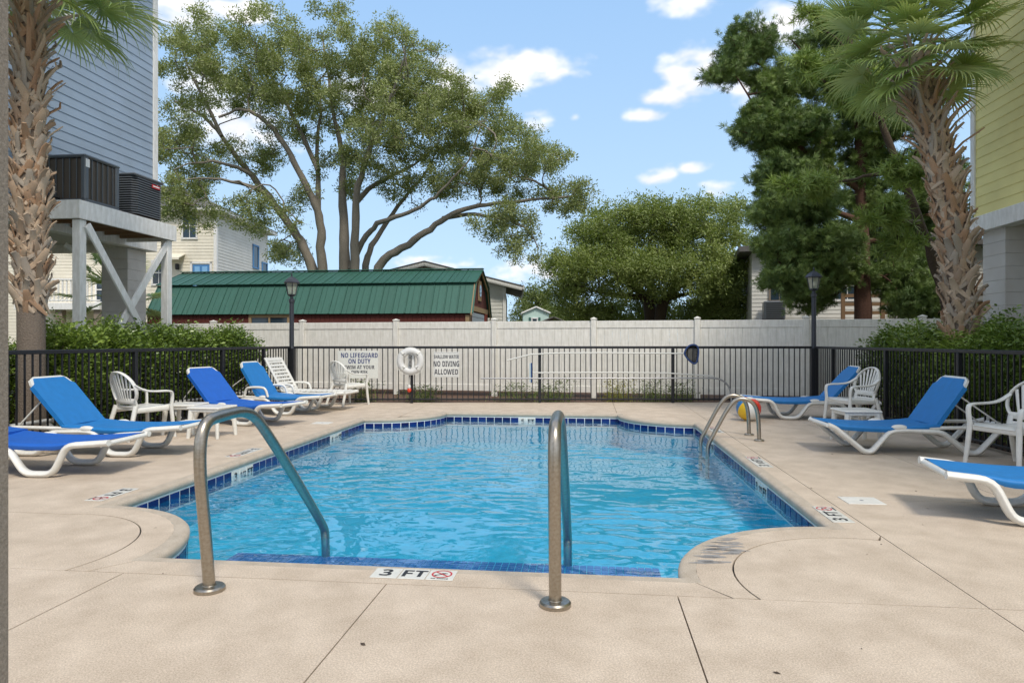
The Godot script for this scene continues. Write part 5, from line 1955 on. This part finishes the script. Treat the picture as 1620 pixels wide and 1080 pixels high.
# ------------------------------------------------------------------ loungers
func lounger(label: String, style: int, fabric: Material, arms: bool, back: float, bx := 1.36, bl := 0.70) -> Node3D:
	# local: +x from the foot end to the head end, z across
	var root := thing("sun_lounger", label, "sun lounger", Vector3.ZERO, 0.0, "sun loungers round the pool")
	var hw := 0.325
	for s in [-1.0, 1.0]:
		var g := Geo.new()
		var p: PackedVector3Array
		var z: float = hw * s
		if style == 1:   # pointed V legs
			p = pts([0.02, 0.335, z, 0.10, 0.30, z, 0.42, 0.032, z, 0.50, 0.032, z, 0.70, 0.27, z, 0.84, 0.285, z, 1.10, 0.275, z, 1.26, 0.27, z, 1.54, 0.035, z, 1.64, 0.035, z, 1.88, 0.30, z, 2.12, 0.36, z])
		elif style == 3:
			p = pts([0.0, 0.335, z, 0.29, 0.31, z, 0.42, 0.032, z, 0.72, 0.032, z, 0.90, 0.275, z, 1.06, 0.285, z, 1.52, 0.275, z, 1.64, 0.032, z, 1.90, 0.032, z, 2.02, 0.27, z, 2.10, 0.30, z])
		else:
			p = pts([0.0, 0.335, z, 0.42, 0.305, z, 0.55, 0.032, z, 0.83, 0.032, z, 1.00, 0.275, z, 1.14, 0.285, z, 1.52, 0.275, z, 1.64, 0.032, z, 1.90, 0.032, z, 2.02, 0.27, z, 2.10, 0.30, z])
		p = rounded(p, 0.085)
		var sc := PackedVector2Array()
		for q in p:
			sc.append(Vector2(1.0, 1.0 + 0.15 * smoothstep(0.25, 0.05, q.y)))
		g.bar(p, 0.058, 0.082, Vector3(0, 0, s), sc, 0.42)
		# knob where the legs join the rail
		var kx := 0.80 if style == 1 else (1.0 if style == 3 else 1.09)
		g.ball(Vector3(kx, 0.315, z + 0.004 * s), Vector3(0.09, 0.035, 0.036), 8, 12)
		put("side_frame", g, M.resin, root)
	var g := Geo.new()
	for x in [0.03, 2.06]:
		g = Geo.new()
		g.bar(PackedVector3Array([Vector3(x, 0.325, -hw), Vector3(x, 0.325, hw)]), 0.06, 0.05, Vector3.UP, PackedVector2Array(), 0.4)
		put("end_bar", g, M.resin, root)
	# head rails behind the back
	for s in [-1.0, 1.0]:
		g = Geo.new()
		g.bar(PackedVector3Array([Vector3(1.12, 0.315, hw * s), Vector3(2.06, 0.33, hw * s)]), 0.055, 0.04, Vector3.UP, PackedVector2Array(), 0.4)
		put("head_rail", g, M.resin, root)
	# seat sling
	g = Geo.new()
	var sp := PackedVector3Array()
	for k in 25:
		var t := k / 24.0
		sp.append(Vector3(lerpf(0.03, bx + 0.01, t), 0.352 - 0.032 * sin(PI * t) + 0.012 * pow(t, 6), 0))
	if style == 2:
		g.bar(sp, hw * 2 - 0.02, 0.03, Vector3.UP, PackedVector2Array(), 0.3)
		for k in 12:
			g.box(Vector3(0.12 + k * 0.105, 0.362, 0), Vector3(0.07, 0.02, hw * 2 - 0.12), 0.006)
		put("seat", g, M.resin, root)
	else:
		var first := g.v.size()
		# fabric wraps round the side rails: a shallow channel section
		var sec := [[-0.33, -0.062], [-0.352, -0.03], [-0.345, -0.004], [-0.30, 0.004], [-0.15, -0.012], [0, -0.018], [0.15, -0.012], [0.30, 0.004], [0.345, -0.004], [0.352, -0.03], [0.33, -0.062]]
		for q in sp:
			# narrow between the rails at the foot end, wrapped over them further up
			var nar := smoothstep(0.36, 0.52, q.x) if style == 0 else (smoothstep(0.24, 0.4, q.x) if style == 3 else smoothstep(0.05, 0.2, q.x))
			for k in sec.size():
				var a: Array = sec[maxi(k - 1, 0)]
				var b: Array = sec[mini(k + 1, sec.size() - 1)]
				g.put(q + Vector3(0, sec[k][1] * lerpf(0.4, 1.0, nar) + 0.006 * (1.0 - nar), sec[k][0] * lerpf(0.86, 1.0, nar)), Vector3(0, b[0] - a[0], -(b[1] - a[1])))
		g.grid_ix(first, sp.size(), sec.size(), false)
		put("seat", g, fabric, root)
	# back
	var ba := back
	var dirb := Vector3(cos(ba), sin(ba), 0)
	var nb := Vector3(-sin(ba), cos(ba), 0)
	var o := Vector3(bx, 0.352, 0)
	g = Geo.new()
	var pl := PackedVector2Array([Vector2(-hw, 0.0), Vector2(hw, 0.0), Vector2(hw, bl - 0.10), Vector2(hw - 0.03, bl - 0.035), Vector2(hw - 0.10, bl), Vector2(-hw + 0.10, bl), Vector2(-hw + 0.03, bl - 0.035), Vector2(-hw, bl - 0.10)])
	g.xf = Transform3D(Basis(Vector3(0, 0, 1), dirb, nb), o)
	if style == 2:
		for q in [[-hw + 0.035, 0.07, bl], [hw - 0.035, 0.07, bl]]:
			g.box(Vector3(q[0], q[2] / 2, 0), Vector3(q[1], q[2], 0.035), 0.01)
		g.box(Vector3(0, bl - 0.03, 0), Vector3(hw * 2, 0.08, 0.034), 0.01)
		g.box(Vector3(0, 0.03, 0), Vector3(hw * 2 - 0.01, 0.07, 0.034), 0.01)
		put("back_frame", g, M.resin, root)
		for k in 8:
			var g2 := Geo.new()
			g2.xf = g.xf
			g2.box(Vector3(0, 0.105 + k * 0.076, -0.004), Vector3(hw * 2 - 0.13, 0.052, 0.02), 0.006)
			put("slat", g2, M.resin, root)
		g = Geo.new()
		for z in [-0.16, 0.0, 0.16]:
			g.bar(PackedVector3Array([o + dirb * 0.05 + Vector3(0, 0, z) - nb * 0.02, o + dirb * (bl - 0.05) + Vector3(0, 0, z) - nb * 0.02]), 0.025, 0.02, Vector3(0, 0, 1))
		put("back_rib", g, M.resin, root)
	else:
		g.prism(pl, -0.014, 0.014)
		put("back_frame", g, M.resin, root)
		g = Geo.new()
		g.xf = Transform3D(Basis(Vector3(0, 0, 1), dirb, nb), o)
		var w := hw + 0.018
		var fl := PackedVector2Array([Vector2(-w, -0.02), Vector2(w, -0.02), Vector2(w, bl - 0.135), Vector2(w - 0.06, bl - 0.1), Vector2(w - 0.10, bl - 0.03), Vector2(-w + 0.10, bl - 0.03), Vector2(-w + 0.06, bl - 0.1), Vector2(-w, bl - 0.135)])
		g.prism(fl, -0.024, 0.024)
		put("back_sling", g, fabric, root)
	for s in [-1.0, 1.0]:
		g = Geo.new()
		g.tube(PackedVector3Array([o + dirb * 0.42 + Vector3(0, 0, 0.24 * s) - nb * 0.03, Vector3(1.95, 0.335, 0.25 * s)]), 0.010, 6)
		put("back_prop", g, M.resin, root)
	if arms:
		for s in [-1.0, 1.0]:
			g = Geo.new()
			var z: float = (hw + 0.02) * s
			g.bar(chaikin(pts([0.98, 0.32, z, 1.02, 0.46, z, 1.10, 0.49, z, 1.30, 0.49, z, 1.40, 0.47, z, 1.43, 0.33, z]), 2), 0.045, 0.04, Vector3(0, 0, 1), PackedVector2Array(), 0.42)
			put("armrest", g, M.resin, root)
	return root

func place(o: Node3D, x: float, z: float, turn: float) -> void:
	o.position = Vector3(x, 0, z)
	o.rotation.y = turn

func loungers() -> void:
	var a := lounger("blue sling lounger with raised back in front of the white armchair by the hedge", 0, M.sling, false, 0.86)
	place(a, -4.56, -7.42, PI + 0.06)
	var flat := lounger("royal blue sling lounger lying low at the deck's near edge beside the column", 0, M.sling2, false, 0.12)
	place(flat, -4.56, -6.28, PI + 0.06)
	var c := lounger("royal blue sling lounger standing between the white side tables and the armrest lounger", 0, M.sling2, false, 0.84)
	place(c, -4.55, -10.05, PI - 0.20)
	var d := lounger("blue sling lounger with white armrests next to the white slatted lounger", 0, M.sling, true, 1.02, 1.2, 0.68)
	place(d, -4.62, -11.62, PI - 0.06)
	var e := lounger("all-white slatted lounger without fabric near the lamp post", 2, M.sling, true, 1.05, 1.25, 0.72)
	place(e, -4.50, -12.45, PI - 0.05)
	dup(a, Vector3(2.64, 0, -12.05), -0.06, "blue sling lounger with raised back behind the beach ball")
	var b := lounger("blue sling lounger on pointed V-shaped legs between side table and skimmer lid", 1, M.sling, false, 0.98, 1.22, 0.64)
	place(b, 2.73, -8.52, 0.0)
	var near := lounger("blue sling lounger cut by the picture's edge in front of the armchair", 3, M.sling, false, 0.12)
	place(near, 2.62, -5.53, -0.17)

# ------------------------------------------------------------------ chairs and tables
func armchair(label: String) -> Node3D:
	# local: faces +z
	var root := thing("plastic_armchair", label, "chair", Vector3.ZERO, 0.0, "white plastic armchairs")
	var g := Geo.new()
	var sp := pts([0, 0.405, 0.27, 0, 0.425, 0.245, 0, 0.42, 0.1, 0, 0.405, -0.1, 0, 0.41, -0.2])
	g.bar(sp, 0.50, 0.028, Vector3.UP, PackedVector2Array([Vector2(0.9, 0.6), Vector2(1, 1), Vector2(1, 1), Vector2(0.95, 1), Vector2(0.88, 1)]), 0.4)
	g.bar(PackedVector3Array([Vector3(-0.24, 0.39, 0.255), Vector3(0.24, 0.39, 0.255)]), 0.02, 0.06, Vector3.UP, PackedVector2Array(), 0.3)
	for s in [-1.0, 1.0]:
		g.bar(PackedVector3Array([Vector3(0.25 * s, 0.395, 0.24), Vector3(0.225 * s, 0.385, -0.2)]), 0.02, 0.06, Vector3.UP, PackedVector2Array(), 0.3)
	put("seat", g, M.resin, root)
	var on := func(x: float, y: float) -> Vector3: return Vector3(x, y, -0.20 - (y - 0.42) * 0.26 + x * x * 0.7)
	g = Geo.new()
	var rim := PackedVector3Array()
	for k in 25:
		var th := deg_to_rad(lerpf(-128, 128, k / 24.0))
		rim.append(on.call(0.255 * sin(th), 0.665 + 0.235 * cos(th)))
	g.bar(rim, 0.022, 0.05, Vector3(0, 0, 0.3), PackedVector2Array(), 0.4)
	put("back_rim", g, M.resin, root)
	for k in 7:
		g = Geo.new()
		var f := (k - 3) / 3.0
		var x0 := f * 0.125
		var th := f * 0.98
		var p0: Vector3 = on.call(x0, 0.52)
		var p2: Vector3 = on.call(0.235 * sin(th), 0.665 + 0.215 * cos(th))
		g.bar(PackedVector3Array([p0, p0.lerp(p2, 0.5), p2]), 0.012, 0.034, Vector3(0, 0.0, 0.3).cross(p2 - p0), PackedVector2Array([Vector2(1, 0.75), Vector2(1, 1), Vector2(1, 1.2)]), 0.35)
		put("back_slat", g, M.resin, root)
	g = Geo.new()
	var cb := PackedVector3Array()
	for k in 9:
		cb.append(on.call(lerpf(-0.215, 0.215, k / 8.0), 0.51))
	g.bar(cb, 0.02, 0.075, Vector3.UP, PackedVector2Array(), 0.35)
	var cb2 := PackedVector3Array()
	for k in 9:
		cb2.append(on.call(lerpf(-0.2, 0.2, k / 8.0), 0.435))
	g.bar(cb2, 0.02, 0.035, Vector3.UP, PackedVector2Array(), 0.35)
	for s in [-1.0, 1.0]:
		g.bar(PackedVector3Array([on.call(0.20 * s, 0.52), on.call(0.20 * s, 0.40)]), 0.02, 0.06, Vector3(1, 0, 0), PackedVector2Array(), 0.35)
	put("back_panel", g, M.resin, root)
	for s in [-1.0, 1.0]:
		g = Geo.new()
		var ap := chaikin(PackedVector3Array([on.call(0.245 * s, 0.73), Vector3(0.275 * s, 0.655, -0.13), Vector3(0.295 * s, 0.635, 0.0), Vector3(0.295 * s, 0.635, 0.22), Vector3(0.29 * s, 0.60, 0.275), Vector3(0.275 * s, 0.42, 0.265)]), 2)
		g.bar(ap, 0.06, 0.026, Vector3(0.05 * s, 1, 0.35), PackedVector2Array(), 0.42)
		put("armrest", g, M.resin, root)
		g = Geo.new()
		g.bar(PackedVector3Array([Vector3(0.272 * s, 0.44, 0.262), Vector3(0.285 * s, 0.2, 0.28), Vector3(0.30 * s, 0.0, 0.30)]), 0.06, 0.045, Vector3(0, 0, 1), PackedVector2Array([Vector2(1.05, 1), Vector2(0.95, 1), Vector2(0.75, 0.9)]), 0.35)
		put("leg", g, M.resin, root)
		g = Geo.new()
		g.bar(PackedVector3Array([Vector3(0.215 * s, 0.45, -0.2), Vector3(0.24 * s, 0.2, -0.27), Vector3(0.265 * s, 0.0, -0.335)]), 0.06, 0.055, Vector3(0, 0, 1), PackedVector2Array([Vector2(1, 1.1), Vector2(0.95, 1), Vector2(0.75, 0.85)]), 0.35)
		put("leg", g, M.resin, root)
	return root

func table(label: String) -> Node3D:
	var root := thing("side_table", label, "table", Vector3.ZERO, 0.0, "white plastic side tables")
	var g := Geo.new()
	g.box(Vector3(0, 0.405, 0), Vector3(0.47, 0.03, 0.47), 0.012)
	g.box(Vector3(0, 0.375, 0), Vector3(0.43, 0.05, 0.43), 0.012)
	put("top", g, M.resin, root)
	for sx in [-1.0, 1.0]:
		for sz in [-1.0, 1.0]:
			g = Geo.new()
			g.bar(PackedVector3Array([Vector3(0.185 * sx, 0.39, 0.185 * sz), Vector3(0.215 * sx, 0.0, 0.215 * sz)]), 0.075, 0.06, Vector3(sz, 0, -sx), PackedVector2Array([Vector2(1, 1), Vector2(0.62, 0.7)]), 0.35)
			put("leg", g, M.resin, root)
	return root

func chairs_and_tables() -> void:
	var a := armchair("white plastic armchair with fan back between the blue lounger and the hedge fence")
	place(a, -6.02, -8.5, 2.75)
	dup(a, Vector3(-4.93, 0, -13.42), 2.6, "white plastic armchair in front of the lifeguard sign")
	dup(a, Vector3(4.02, 0, -10.85), -1.28, "white plastic armchair in front of the lounger behind the beach ball")
	dup(a, Vector3(4.38, 0, -7.55), -1.22, "white plastic armchair behind the lounger cut by the picture's edge")
	var t := table("white side table nearer the hedge fence, one of two touching tables")
	place(t, -5.70, -9.02, 0.1)
	dup(t, Vector3(-5.12, 0, -8.72), -0.05, "white side table nearer the pool, one of two touching tables")
	dup(t, Vector3(3.45, 0, -9.25), 0.06, "white side table behind the lounger with V-shaped legs")

# ------------------------------------------------------------------ rails
func rails() -> void:
	for i in 2:
		var x: float = [-1.97, -0.165][i]
		var x2: float = [-1.93, -0.15][i]
		var root := thing("pool_handrail", ["bent steel handrail by the clean rounded deck corner, nearer the column", "bent steel handrail nearer the scuffed rounded deck corner"][i], "handrail", Vector3(x, 0, -3.33), 0.0, "steel handrails at the pool steps")
		var g := Geo.new()
		g.tube(chaikin(pts([0, 0, 0, 0.0, 0.35, 0.045, 0.0, 0.70, 0.10, 0.0, 0.885, 0.06, 0, 0.90, -0.10, 0, 0.905, -0.38, (x2 - x) * 0.5, 0.80, -0.54, x2 - x, -0.02, -1.40, x2 - x, -0.12, -1.47, x2 - x, -0.5, -1.47]), 3), 0.031, 16)
		put("pipe", g, M.steel, root)
		g = Geo.new()
		g.lathe(PackedVector2Array([Vector2(0.078, 0.001), Vector2(0.078, 0.018), Vector2(0.07, 0.026), Vector2(0.036, 0.03), Vector2(0.034, 0.034), Vector2(0.03, 0.034)]), 28)
		put("base_collar", g, M.steel, root)
	var root := thing("pool_ladder", "steel ladder with two arched rails over the pool edge near the beach ball", "ladder", Vector3(2.21, 0, -9.42))
	for s in [-0.28, 0.28]:
		var g := Geo.new()
		g.tube(chaikin(pts([0, 0, s, -0.01, 0.33, s, -0.06, 0.50, s, -0.22, 0.565, s, -0.36, 0.50, s, -0.61, 0.02, s, -0.655, -0.08, s, -0.66, -0.25, s, -0.66, -0.5, s]), 3), 0.026, 14)
		put("rail", g, M.steel, root)
		g = Geo.new()
		g.lathe(PackedVector2Array([Vector2(0.066, 0.001), Vector2(0.066, 0.014), Vector2(0.058, 0.022), Vector2(0.028, 0.026)]), 22)
		put("base_collar", g, M.steel, root, Vector3(0, 0, s))
	for k in 1:
		var g := Geo.new()
		g.box(Vector3(-0.66, -0.32 - k * 0.26, 0), Vector3(0.08, 0.025, 0.53), 0.008)
		put("tread", g, M.steel, root)

# ------------------------------------------------------------------ things on the far fence
func on_fence(x: float, off: float) -> Vector3:     # a point off metres in front of the far fence
	return Vector3(x, 0, -13.72 - (x + 6.27) * 0.11353 + off)

func fence_gear() -> void:
	var turn := atan(0.11353)
	var s := thing("lifeguard_sign", "white sign reading no lifeguard on duty, partly hidden by the armchair", "sign", on_fence(-4.86, 0.035) + Vector3(0, 0.81, 0), turn)
	var g := Geo.new()
	g.box(Vector3.ZERO, Vector3(0.86, 0.585, 0.008), 0.003)
	put("board", g, M.sign_cream, s)
	letters("NO LIFEGUARD", 0.098, M.sign_blue, s, Vector3(0.03, 0.195, 0.006), Basis(), 0.003, 0.80)
	letters("ON DUTY", 0.098, M.sign_blue, s, Vector3(0.03, 0.07, 0.006), Basis(), 0.003, 0.80)
	letters("SWIM AT YOUR", 0.075, M.sign_black, s, Vector3(0.03, -0.055, 0.006), Basis(), 0.003, 0.86)
	letters("OWN RISK", 0.06, M.sign_black, s, Vector3(0.03, -0.155, 0.006), Basis(), 0.003, 0.86)
	s = thing("no_diving_sign", "square white sign reading shallow water no diving allowed", "sign", on_fence(-3.0, 0.035) + Vector3(0, 0.81, 0), turn)
	g = Geo.new()
	g.box(Vector3.ZERO, Vector3(0.54, 0.535, 0.008), 0.003)
	put("board", g, M.sign_white, s)
	g = Geo.new()
	for q in [[0, 0.247, 0.50, 0.006], [0, -0.247, 0.50, 0.006], [-0.247, 0, 0.006, 0.50], [0.247, 0, 0.006, 0.50]]:
		g.box(Vector3(q[0], q[1], 0.005), Vector3(q[2], q[3], 0.003))
	put("border", g, M.pole_grey, s)
	letters("SHALLOW WATER", 0.075, M.sign_black, s, Vector3(0, 0.165, 0.006), Basis(), 0.003, 0.62)
	letters("NO DIVING", 0.115, M.sign_black, s, Vector3(0, 0.015, 0.006), Basis(), 0.003, 0.65)
	letters("ALLOWED", 0.115, M.sign_black, s, Vector3(0, -0.155, 0.006), Basis(), 0.003, 0.68)

	# life ring on its own post
	var post := thing("ring_post", "short dark post that carries the life ring in front of the fence", "post", on_fence(-3.71, 0.10))
	g = Geo.new()
	g.box(Vector3(0, 0.52, 0), Vector3(0.055, 1.04, 0.055), 0.006)
	put("shaft", g, M.fence_metal, post)
	g = Geo.new()
	g.box(Vector3(0, 0.88, 0.045), Vector3(0.14, 0.42, 0.03), 0.008)
	put("back_plate", g, M.label, post)
	var ring := thing("life_ring", "white life ring with rope hanging on its post by the fence", "life ring", on_fence(-3.71, 0.20) + Vector3(0, 0.89, 0), 0.1)
	g = Geo.new()
	var first := g.v.size()
	for i in 37:
		var a := TAU * i / 36
		for k in 15:
			var b := TAU * k / 14
			var e := Vector3(cos(a), sin(a), 0)
			var n := e * cos(b) + Vector3(0, 0, 1) * sin(b)
			g.put(e * 0.215 + n * Vector3(0.072, 0.072, 0.058), n)
	g.grid_ix(first, 37, 15, false)
	put("float", g, M.ring, ring)
	for k in 4:
		g = Geo.new()
		var a := TAU * (k + 0.5) / 4
		var loop := PackedVector3Array()
		for i in 13:
			var b := TAU * i / 12
			var e := Vector3(cos(a), sin(a), 0)
			loop.append(e * (0.215 + 0.077 * cos(b)) + Vector3(0, 0, 0.063 * sin(b)))
		g.bar(loop, 0.05, 0.004, Vector3(-sin(a), cos(a), 0).cross(Vector3.BACK) + Vector3.BACK * 0.01)
		put("band", g, M.sign_white, ring)
	var rope := PackedVector3Array()
	for i in 41:
		var a := TAU * i / 40
		var q := absf(sin(a * 2.0 + PI / 2))
		rope.append(Vector3(cos(a), sin(a), 0) * (0.30 - 0.012 * q) + Vector3(0, -0.02 * (1 - q), 0.02))
	g = Geo.new()
	g.tube(rope, 0.006, 6)
	put("grab_rope", g, M.pole_white, ring)
	g = Geo.new()
	for k in 9:
		var y := 0.11 - k * 0.028
		g.tube(chaikin(pts([-0.03, y, 0.045, 0.0, y + 0.02, 0.07, 0.035, y - 0.01, 0.05, 0.0, y - 0.02, 0.035]), 1), 0.008, 5)
	put("coiled_rope", g, M.black, ring)
	var flt := thing("rope_float", "red and white rope float hanging from the life ring post", "float", on_fence(-3.745, 0.17) + Vector3(0, 0.28, 0))
	g = Geo.new()
	g.ball(Vector3(0, 0.0, 0), Vector3(0.045, 0.05, 0.045))
	put("red_half", g, M.ball_red, flt)
	g = Geo.new()
	g.ball(Vector3(0, 0.07, 0), Vector3(0.035, 0.05, 0.035))
	put("white_half", g, M.sign_white, flt)
	g = Geo.new()
	g.tube(pts([0, 0.1, 0, 0.01, 0.25, 0.01, 0.03, 0.42, -0.02]), 0.005, 5)
	put("cord", g, M.pole_white, flt)

	# pool cleaning poles laid along the fence on small hooks
	var net := thing("leaf_net", "pool leaf net with blue frame and long white pole hung over the top rail", "pool net", on_fence(0.0, 0.06))
	var sl := func(x: float, y: float, o := 0.0) -> Vector3: return Vector3(x, y, -x * 0.11353 + o)
	g = Geo.new()
	g.tube(PackedVector3Array([sl.call(-1.72, 0.90), sl.call(-1.2, 1.03), sl.call(-0.6, 1.055), sl.call(0.3, 1.06), sl.call(2.0, 1.045)]), 0.016, 8)
	put("pole", g, M.pole_white, net)
	g = Geo.new()
	var hoop := PackedVector3Array()
	for q in [[2.0, 1.045], [2.03, 1.14], [2.10, 1.215], [2.20, 1.24], [2.28, 1.20], [2.30, 1.10], [2.28, 0.92], [2.24, 0.83], [2.17, 0.84], [2.08, 0.92], [2.02, 1.0], [2.0, 1.045]]:
		hoop.append(sl.call(q[0], q[1], 0.03))
	hoop = chaikin(hoop, 2)
	g.tube(hoop, 0.018, 8)
	put("hoop", g, M.net_blue, net)
	g = Geo.new()
	var mid: Vector3 = sl.call(2.16, 1.0, -0.10)
	for i in hoop.size() - 1:
		var a := hoop[i]
		var b := hoop[i + 1]
		var n := (a - mid).cross(b - mid).normalized()
		g.tri(a, b, mid.lerp((a + b) / 2, 0.55) + Vector3(0, 0, -0.07), n)
		g.face(a, a.lerp(mid, 0.5) + Vector3(0, 0, -0.06), b.lerp(mid, 0.5) + Vector3(0, 0, -0.06), b)
		g.tri(a.lerp(mid, 0.5) + Vector3(0, 0, -0.06), b.lerp(mid, 0.5) + Vector3(0, 0, -0.06), mid, n)
	put("mesh_bag", g, M.net, net)
	var br := thing("pool_brush", "pool brush with pale blue head and white pole hung along the fence", "pool brush", on_fence(0.0, 0.075))
	g = Geo.new()
	g.tube(PackedVector3Array([sl.call(-1.18, 0.64), sl.call(0.5, 0.645), sl.call(1.6, 0.635), sl.call(2.62, 0.57)]), 0.015, 8)
	put("pole", g, M.pole_white, br)
	g = Geo.new()
	g.box(sl.call(-1.21, 0.64), Vector3(0.03, 0.42, 0.05), 0.01)
	put("head", g, M.net_blue, br)
	g = Geo.new()
	g.box(sl.call(-1.235, 0.64), Vector3(0.03, 0.40, 0.035))
	put("bristles", g, mat(Color(0.45, 0.55, 0.6), 0.8), br)
	var po := thing("vacuum_pole", "long grey pole with a bent hose end resting low along the fence", "pole", on_fence(0.0, 0.09))
	g = Geo.new()
	g.tube(PackedVector3Array([sl.call(-2.27, 0.52), sl.call(0.2, 0.525), sl.call(2.5, 0.53)]), 0.015, 8)
	put("pole", g, M.pole_grey, po)
	g = Geo.new()
	g.tube(chaikin(PackedVector3Array([sl.call(2.48, 0.53), sl.call(2.70, 0.53), sl.call(2.9, 0.42), sl.call(2.98, 0.2), sl.call(2.98, 0.01)]), 2), 0.018, 8)
	put("hose", g, M.pole_grey, po)
	g = Geo.new()
	for x in [-0.98, 1.80]:
		for y in [0.50, 0.62, 1.03]:
			g.tube(chaikin(PackedVector3Array([sl.call(x, y - 0.01, -0.02), sl.call(x, y - 0.03, 0.03), sl.call(x, y + 0.01, 0.06)]), 1), 0.008, 6)
	var hk := put("pole_hooks", g, M.label, po)
	tag(hk, "", "", "", "")

# ------------------------------------------------------------------ small things
func depth_marker(label: String, at: Vector3, turn: float, texts: Array, icon: bool) -> void:
	var root := thing("depth_marker", label, "pool marker", at, turn, "depth markers set in the deck")
	# local: reads along +x, top of the letters towards -z
	var n := texts.size() + (1 if icon else 0)
	var lay := Basis(Vector3.RIGHT, -PI / 2)
	for i in n:
		var g := Geo.new()
		var x := (i - (n - 1) / 2.0) * 0.157
		g.box(Vector3(0, 0.002, 0), Vector3(0.153, 0.005, 0.153), 0.002)
		var t := put("marker_tile", g, M.white_tile, root, Vector3(x, 0, 0))
		if i < texts.size():
			letters(texts[i], 0.098 if String(texts[i]).length() < 3 else 0.07, M.black, t, Vector3(0, 0.0055, 0), lay, 0.001)
		else:
			g = Geo.new()
			for k in 28:
				var a0 := TAU * k / 28
				var a1 := TAU * (k + 1) / 28
				g.face(Vector3(cos(a0) * 0.058, 0.0056, sin(a0) * 0.058 - 0.01), Vector3(cos(a1) * 0.058, 0.0056, sin(a1) * 0.058 - 0.01), Vector3(cos(a1) * 0.048, 0.0056, sin(a1) * 0.048 - 0.01), Vector3(cos(a0) * 0.048, 0.0056, sin(a0) * 0.048 - 0.01))
			g.box(Vector3(0, 0.0058, -0.01), Vector3(0.10, 0.0008, 0.009), 0.0, Basis(Vector3.UP, -0.7))
			put("ban_ring", g, M.red, t)
			g = Geo.new()
			g.box(Vector3(-0.004, 0.0050, -0.005), Vector3(0.062, 0.0008, 0.009), 0.0, Basis(Vector3.UP, 0.5))
			g.box(Vector3(0.014, 0.0050, -0.022), Vector3(0.034, 0.0008, 0.007), 0.0, Basis(Vector3.UP, -0.2))
			g.ball(Vector3(-0.032, 0.0044, 0.01), Vector3(0.009, 0.001, 0.009), 4, 10)
			put("diver", g, M.black, t)
			letters("NO DIVING", 0.013, M.black, t, Vector3(0, 0.0055, 0.062), lay, 0.001)

func small_things() -> void:
	depth_marker("white 3 FT depth marker with no-diving symbol on the near strip between the handrails", Vector3(-0.97, 0.001, -3.685), 0.0, ["3", "FT"], true)
	depth_marker("white 3 FT depth marker with no-diving symbol beside the square skimmer lid", Vector3(1.82, 0.001, -5.32), PI / 2, ["3", "FT"], true)
	depth_marker("white depth marker on the pool edge between ladder and skimmer lid", Vector3(1.82, 0.001, -7.55), PI / 2, ["3", "1/2", "FT"], true)
	depth_marker("white 3 FT depth marker beside the rounded deck corner below the low blue lounger", Vector3(-4.02, 0.001, -5.32), -PI / 2, ["3", "FT"], true)
	depth_marker("white depth marker on the pool edge beside the two side tables", Vector3(-4.0, 0.001, -7.5), -PI / 2, ["3", "1/2", "FT"], true)
	depth_marker("white depth marker on the pool edge just behind the ladder", Vector3(1.84, 0.001, -10.2), PI / 2, ["4", "1/2", "FT"], true)
	for i in 2:
		var root := thing("skimmer_lid", ["square white skimmer lid in the deck beside the V-legged lounger's side of the pool", "square white skimmer lid in the deck in front of the armrest lounger"][i], "lid", [Vector3(2.21, 0.001, -5.80), Vector3(-4.22, 0.001, -10.35)][i], 0.0, "skimmer lids in the deck")
		var g := Geo.new()
		g.box(Vector3(0, 0.002, 0), Vector3(0.29, 0.006, 0.25), 0.002)
		put("cover", g, M.resin, root)
		g = Geo.new()
		g.lathe(PackedVector2Array([Vector2(0.016, 0.0052), Vector2(0.014, 0.007), Vector2(0, 0.007)]), 12)
		put("finger_plug", g, M.pole_grey, root)
	# beach ball of coloured panels
	var ball := thing("beach_ball", "inflated beach ball with red, yellow, blue and white panels behind the ladder", "ball", Vector3(2.60, 0.2, -11.45))
	ball.rotation = Vector3(0.5, 0.4, 0.5)
	var cols := [M.ball_red, M.ball_white, M.yellow, M.ball_blue, M.ball_red, M.ball_white]
	for k in 6:
		var g := Geo.new()
		var first := g.v.size()
		for i in 13:
			var a := PI * i / 12
			for q in 6:
				var b := TAU * (k + q / 5.0) / 6
				var n := Vector3(sin(a) * cos(b), cos(a), sin(a) * sin(b))
				g.put(n * (0.197 - 0.004 * (1.0 if q == 0 or q == 5 else 0.0)), n)
		g.grid_ix(first, 13, 6, false)
		put("panel", g, cols[k], ball)
	# scattered leaf litter, grit and hairline cracks on the deck
	rng.seed = 900
	var g := Geo.new()
	for i in 100:
		var p := Vector3(rng.randf_range(-6.2, 4.6), 0.003, rng.randf_range(-13.3, -2.0))
		if Geometry2D.is_point_in_polygon(Vector2(p.x, p.z), pool_edge(0.15)):
			continue
		var a := rng.randf() * TAU
		var d := Vector3(cos(a), 0, sin(a)) * (rng.randf_range(0.004, 0.010) if i % 3 else rng.randf_range(0.010, 0.02))
		var s := Vector3(-d.z, 0, d.x) * rng.randf_range(0.2, 0.5)
		g.quad(p - d, p + s + Vector3.UP * 0.003, p + d + Vector3.UP * 0.001, p - s, Vector3.UP)
	var l := put("leaf_litter", g, M.dark_bark, self)
	tag(l, "", "", "", "stuff")
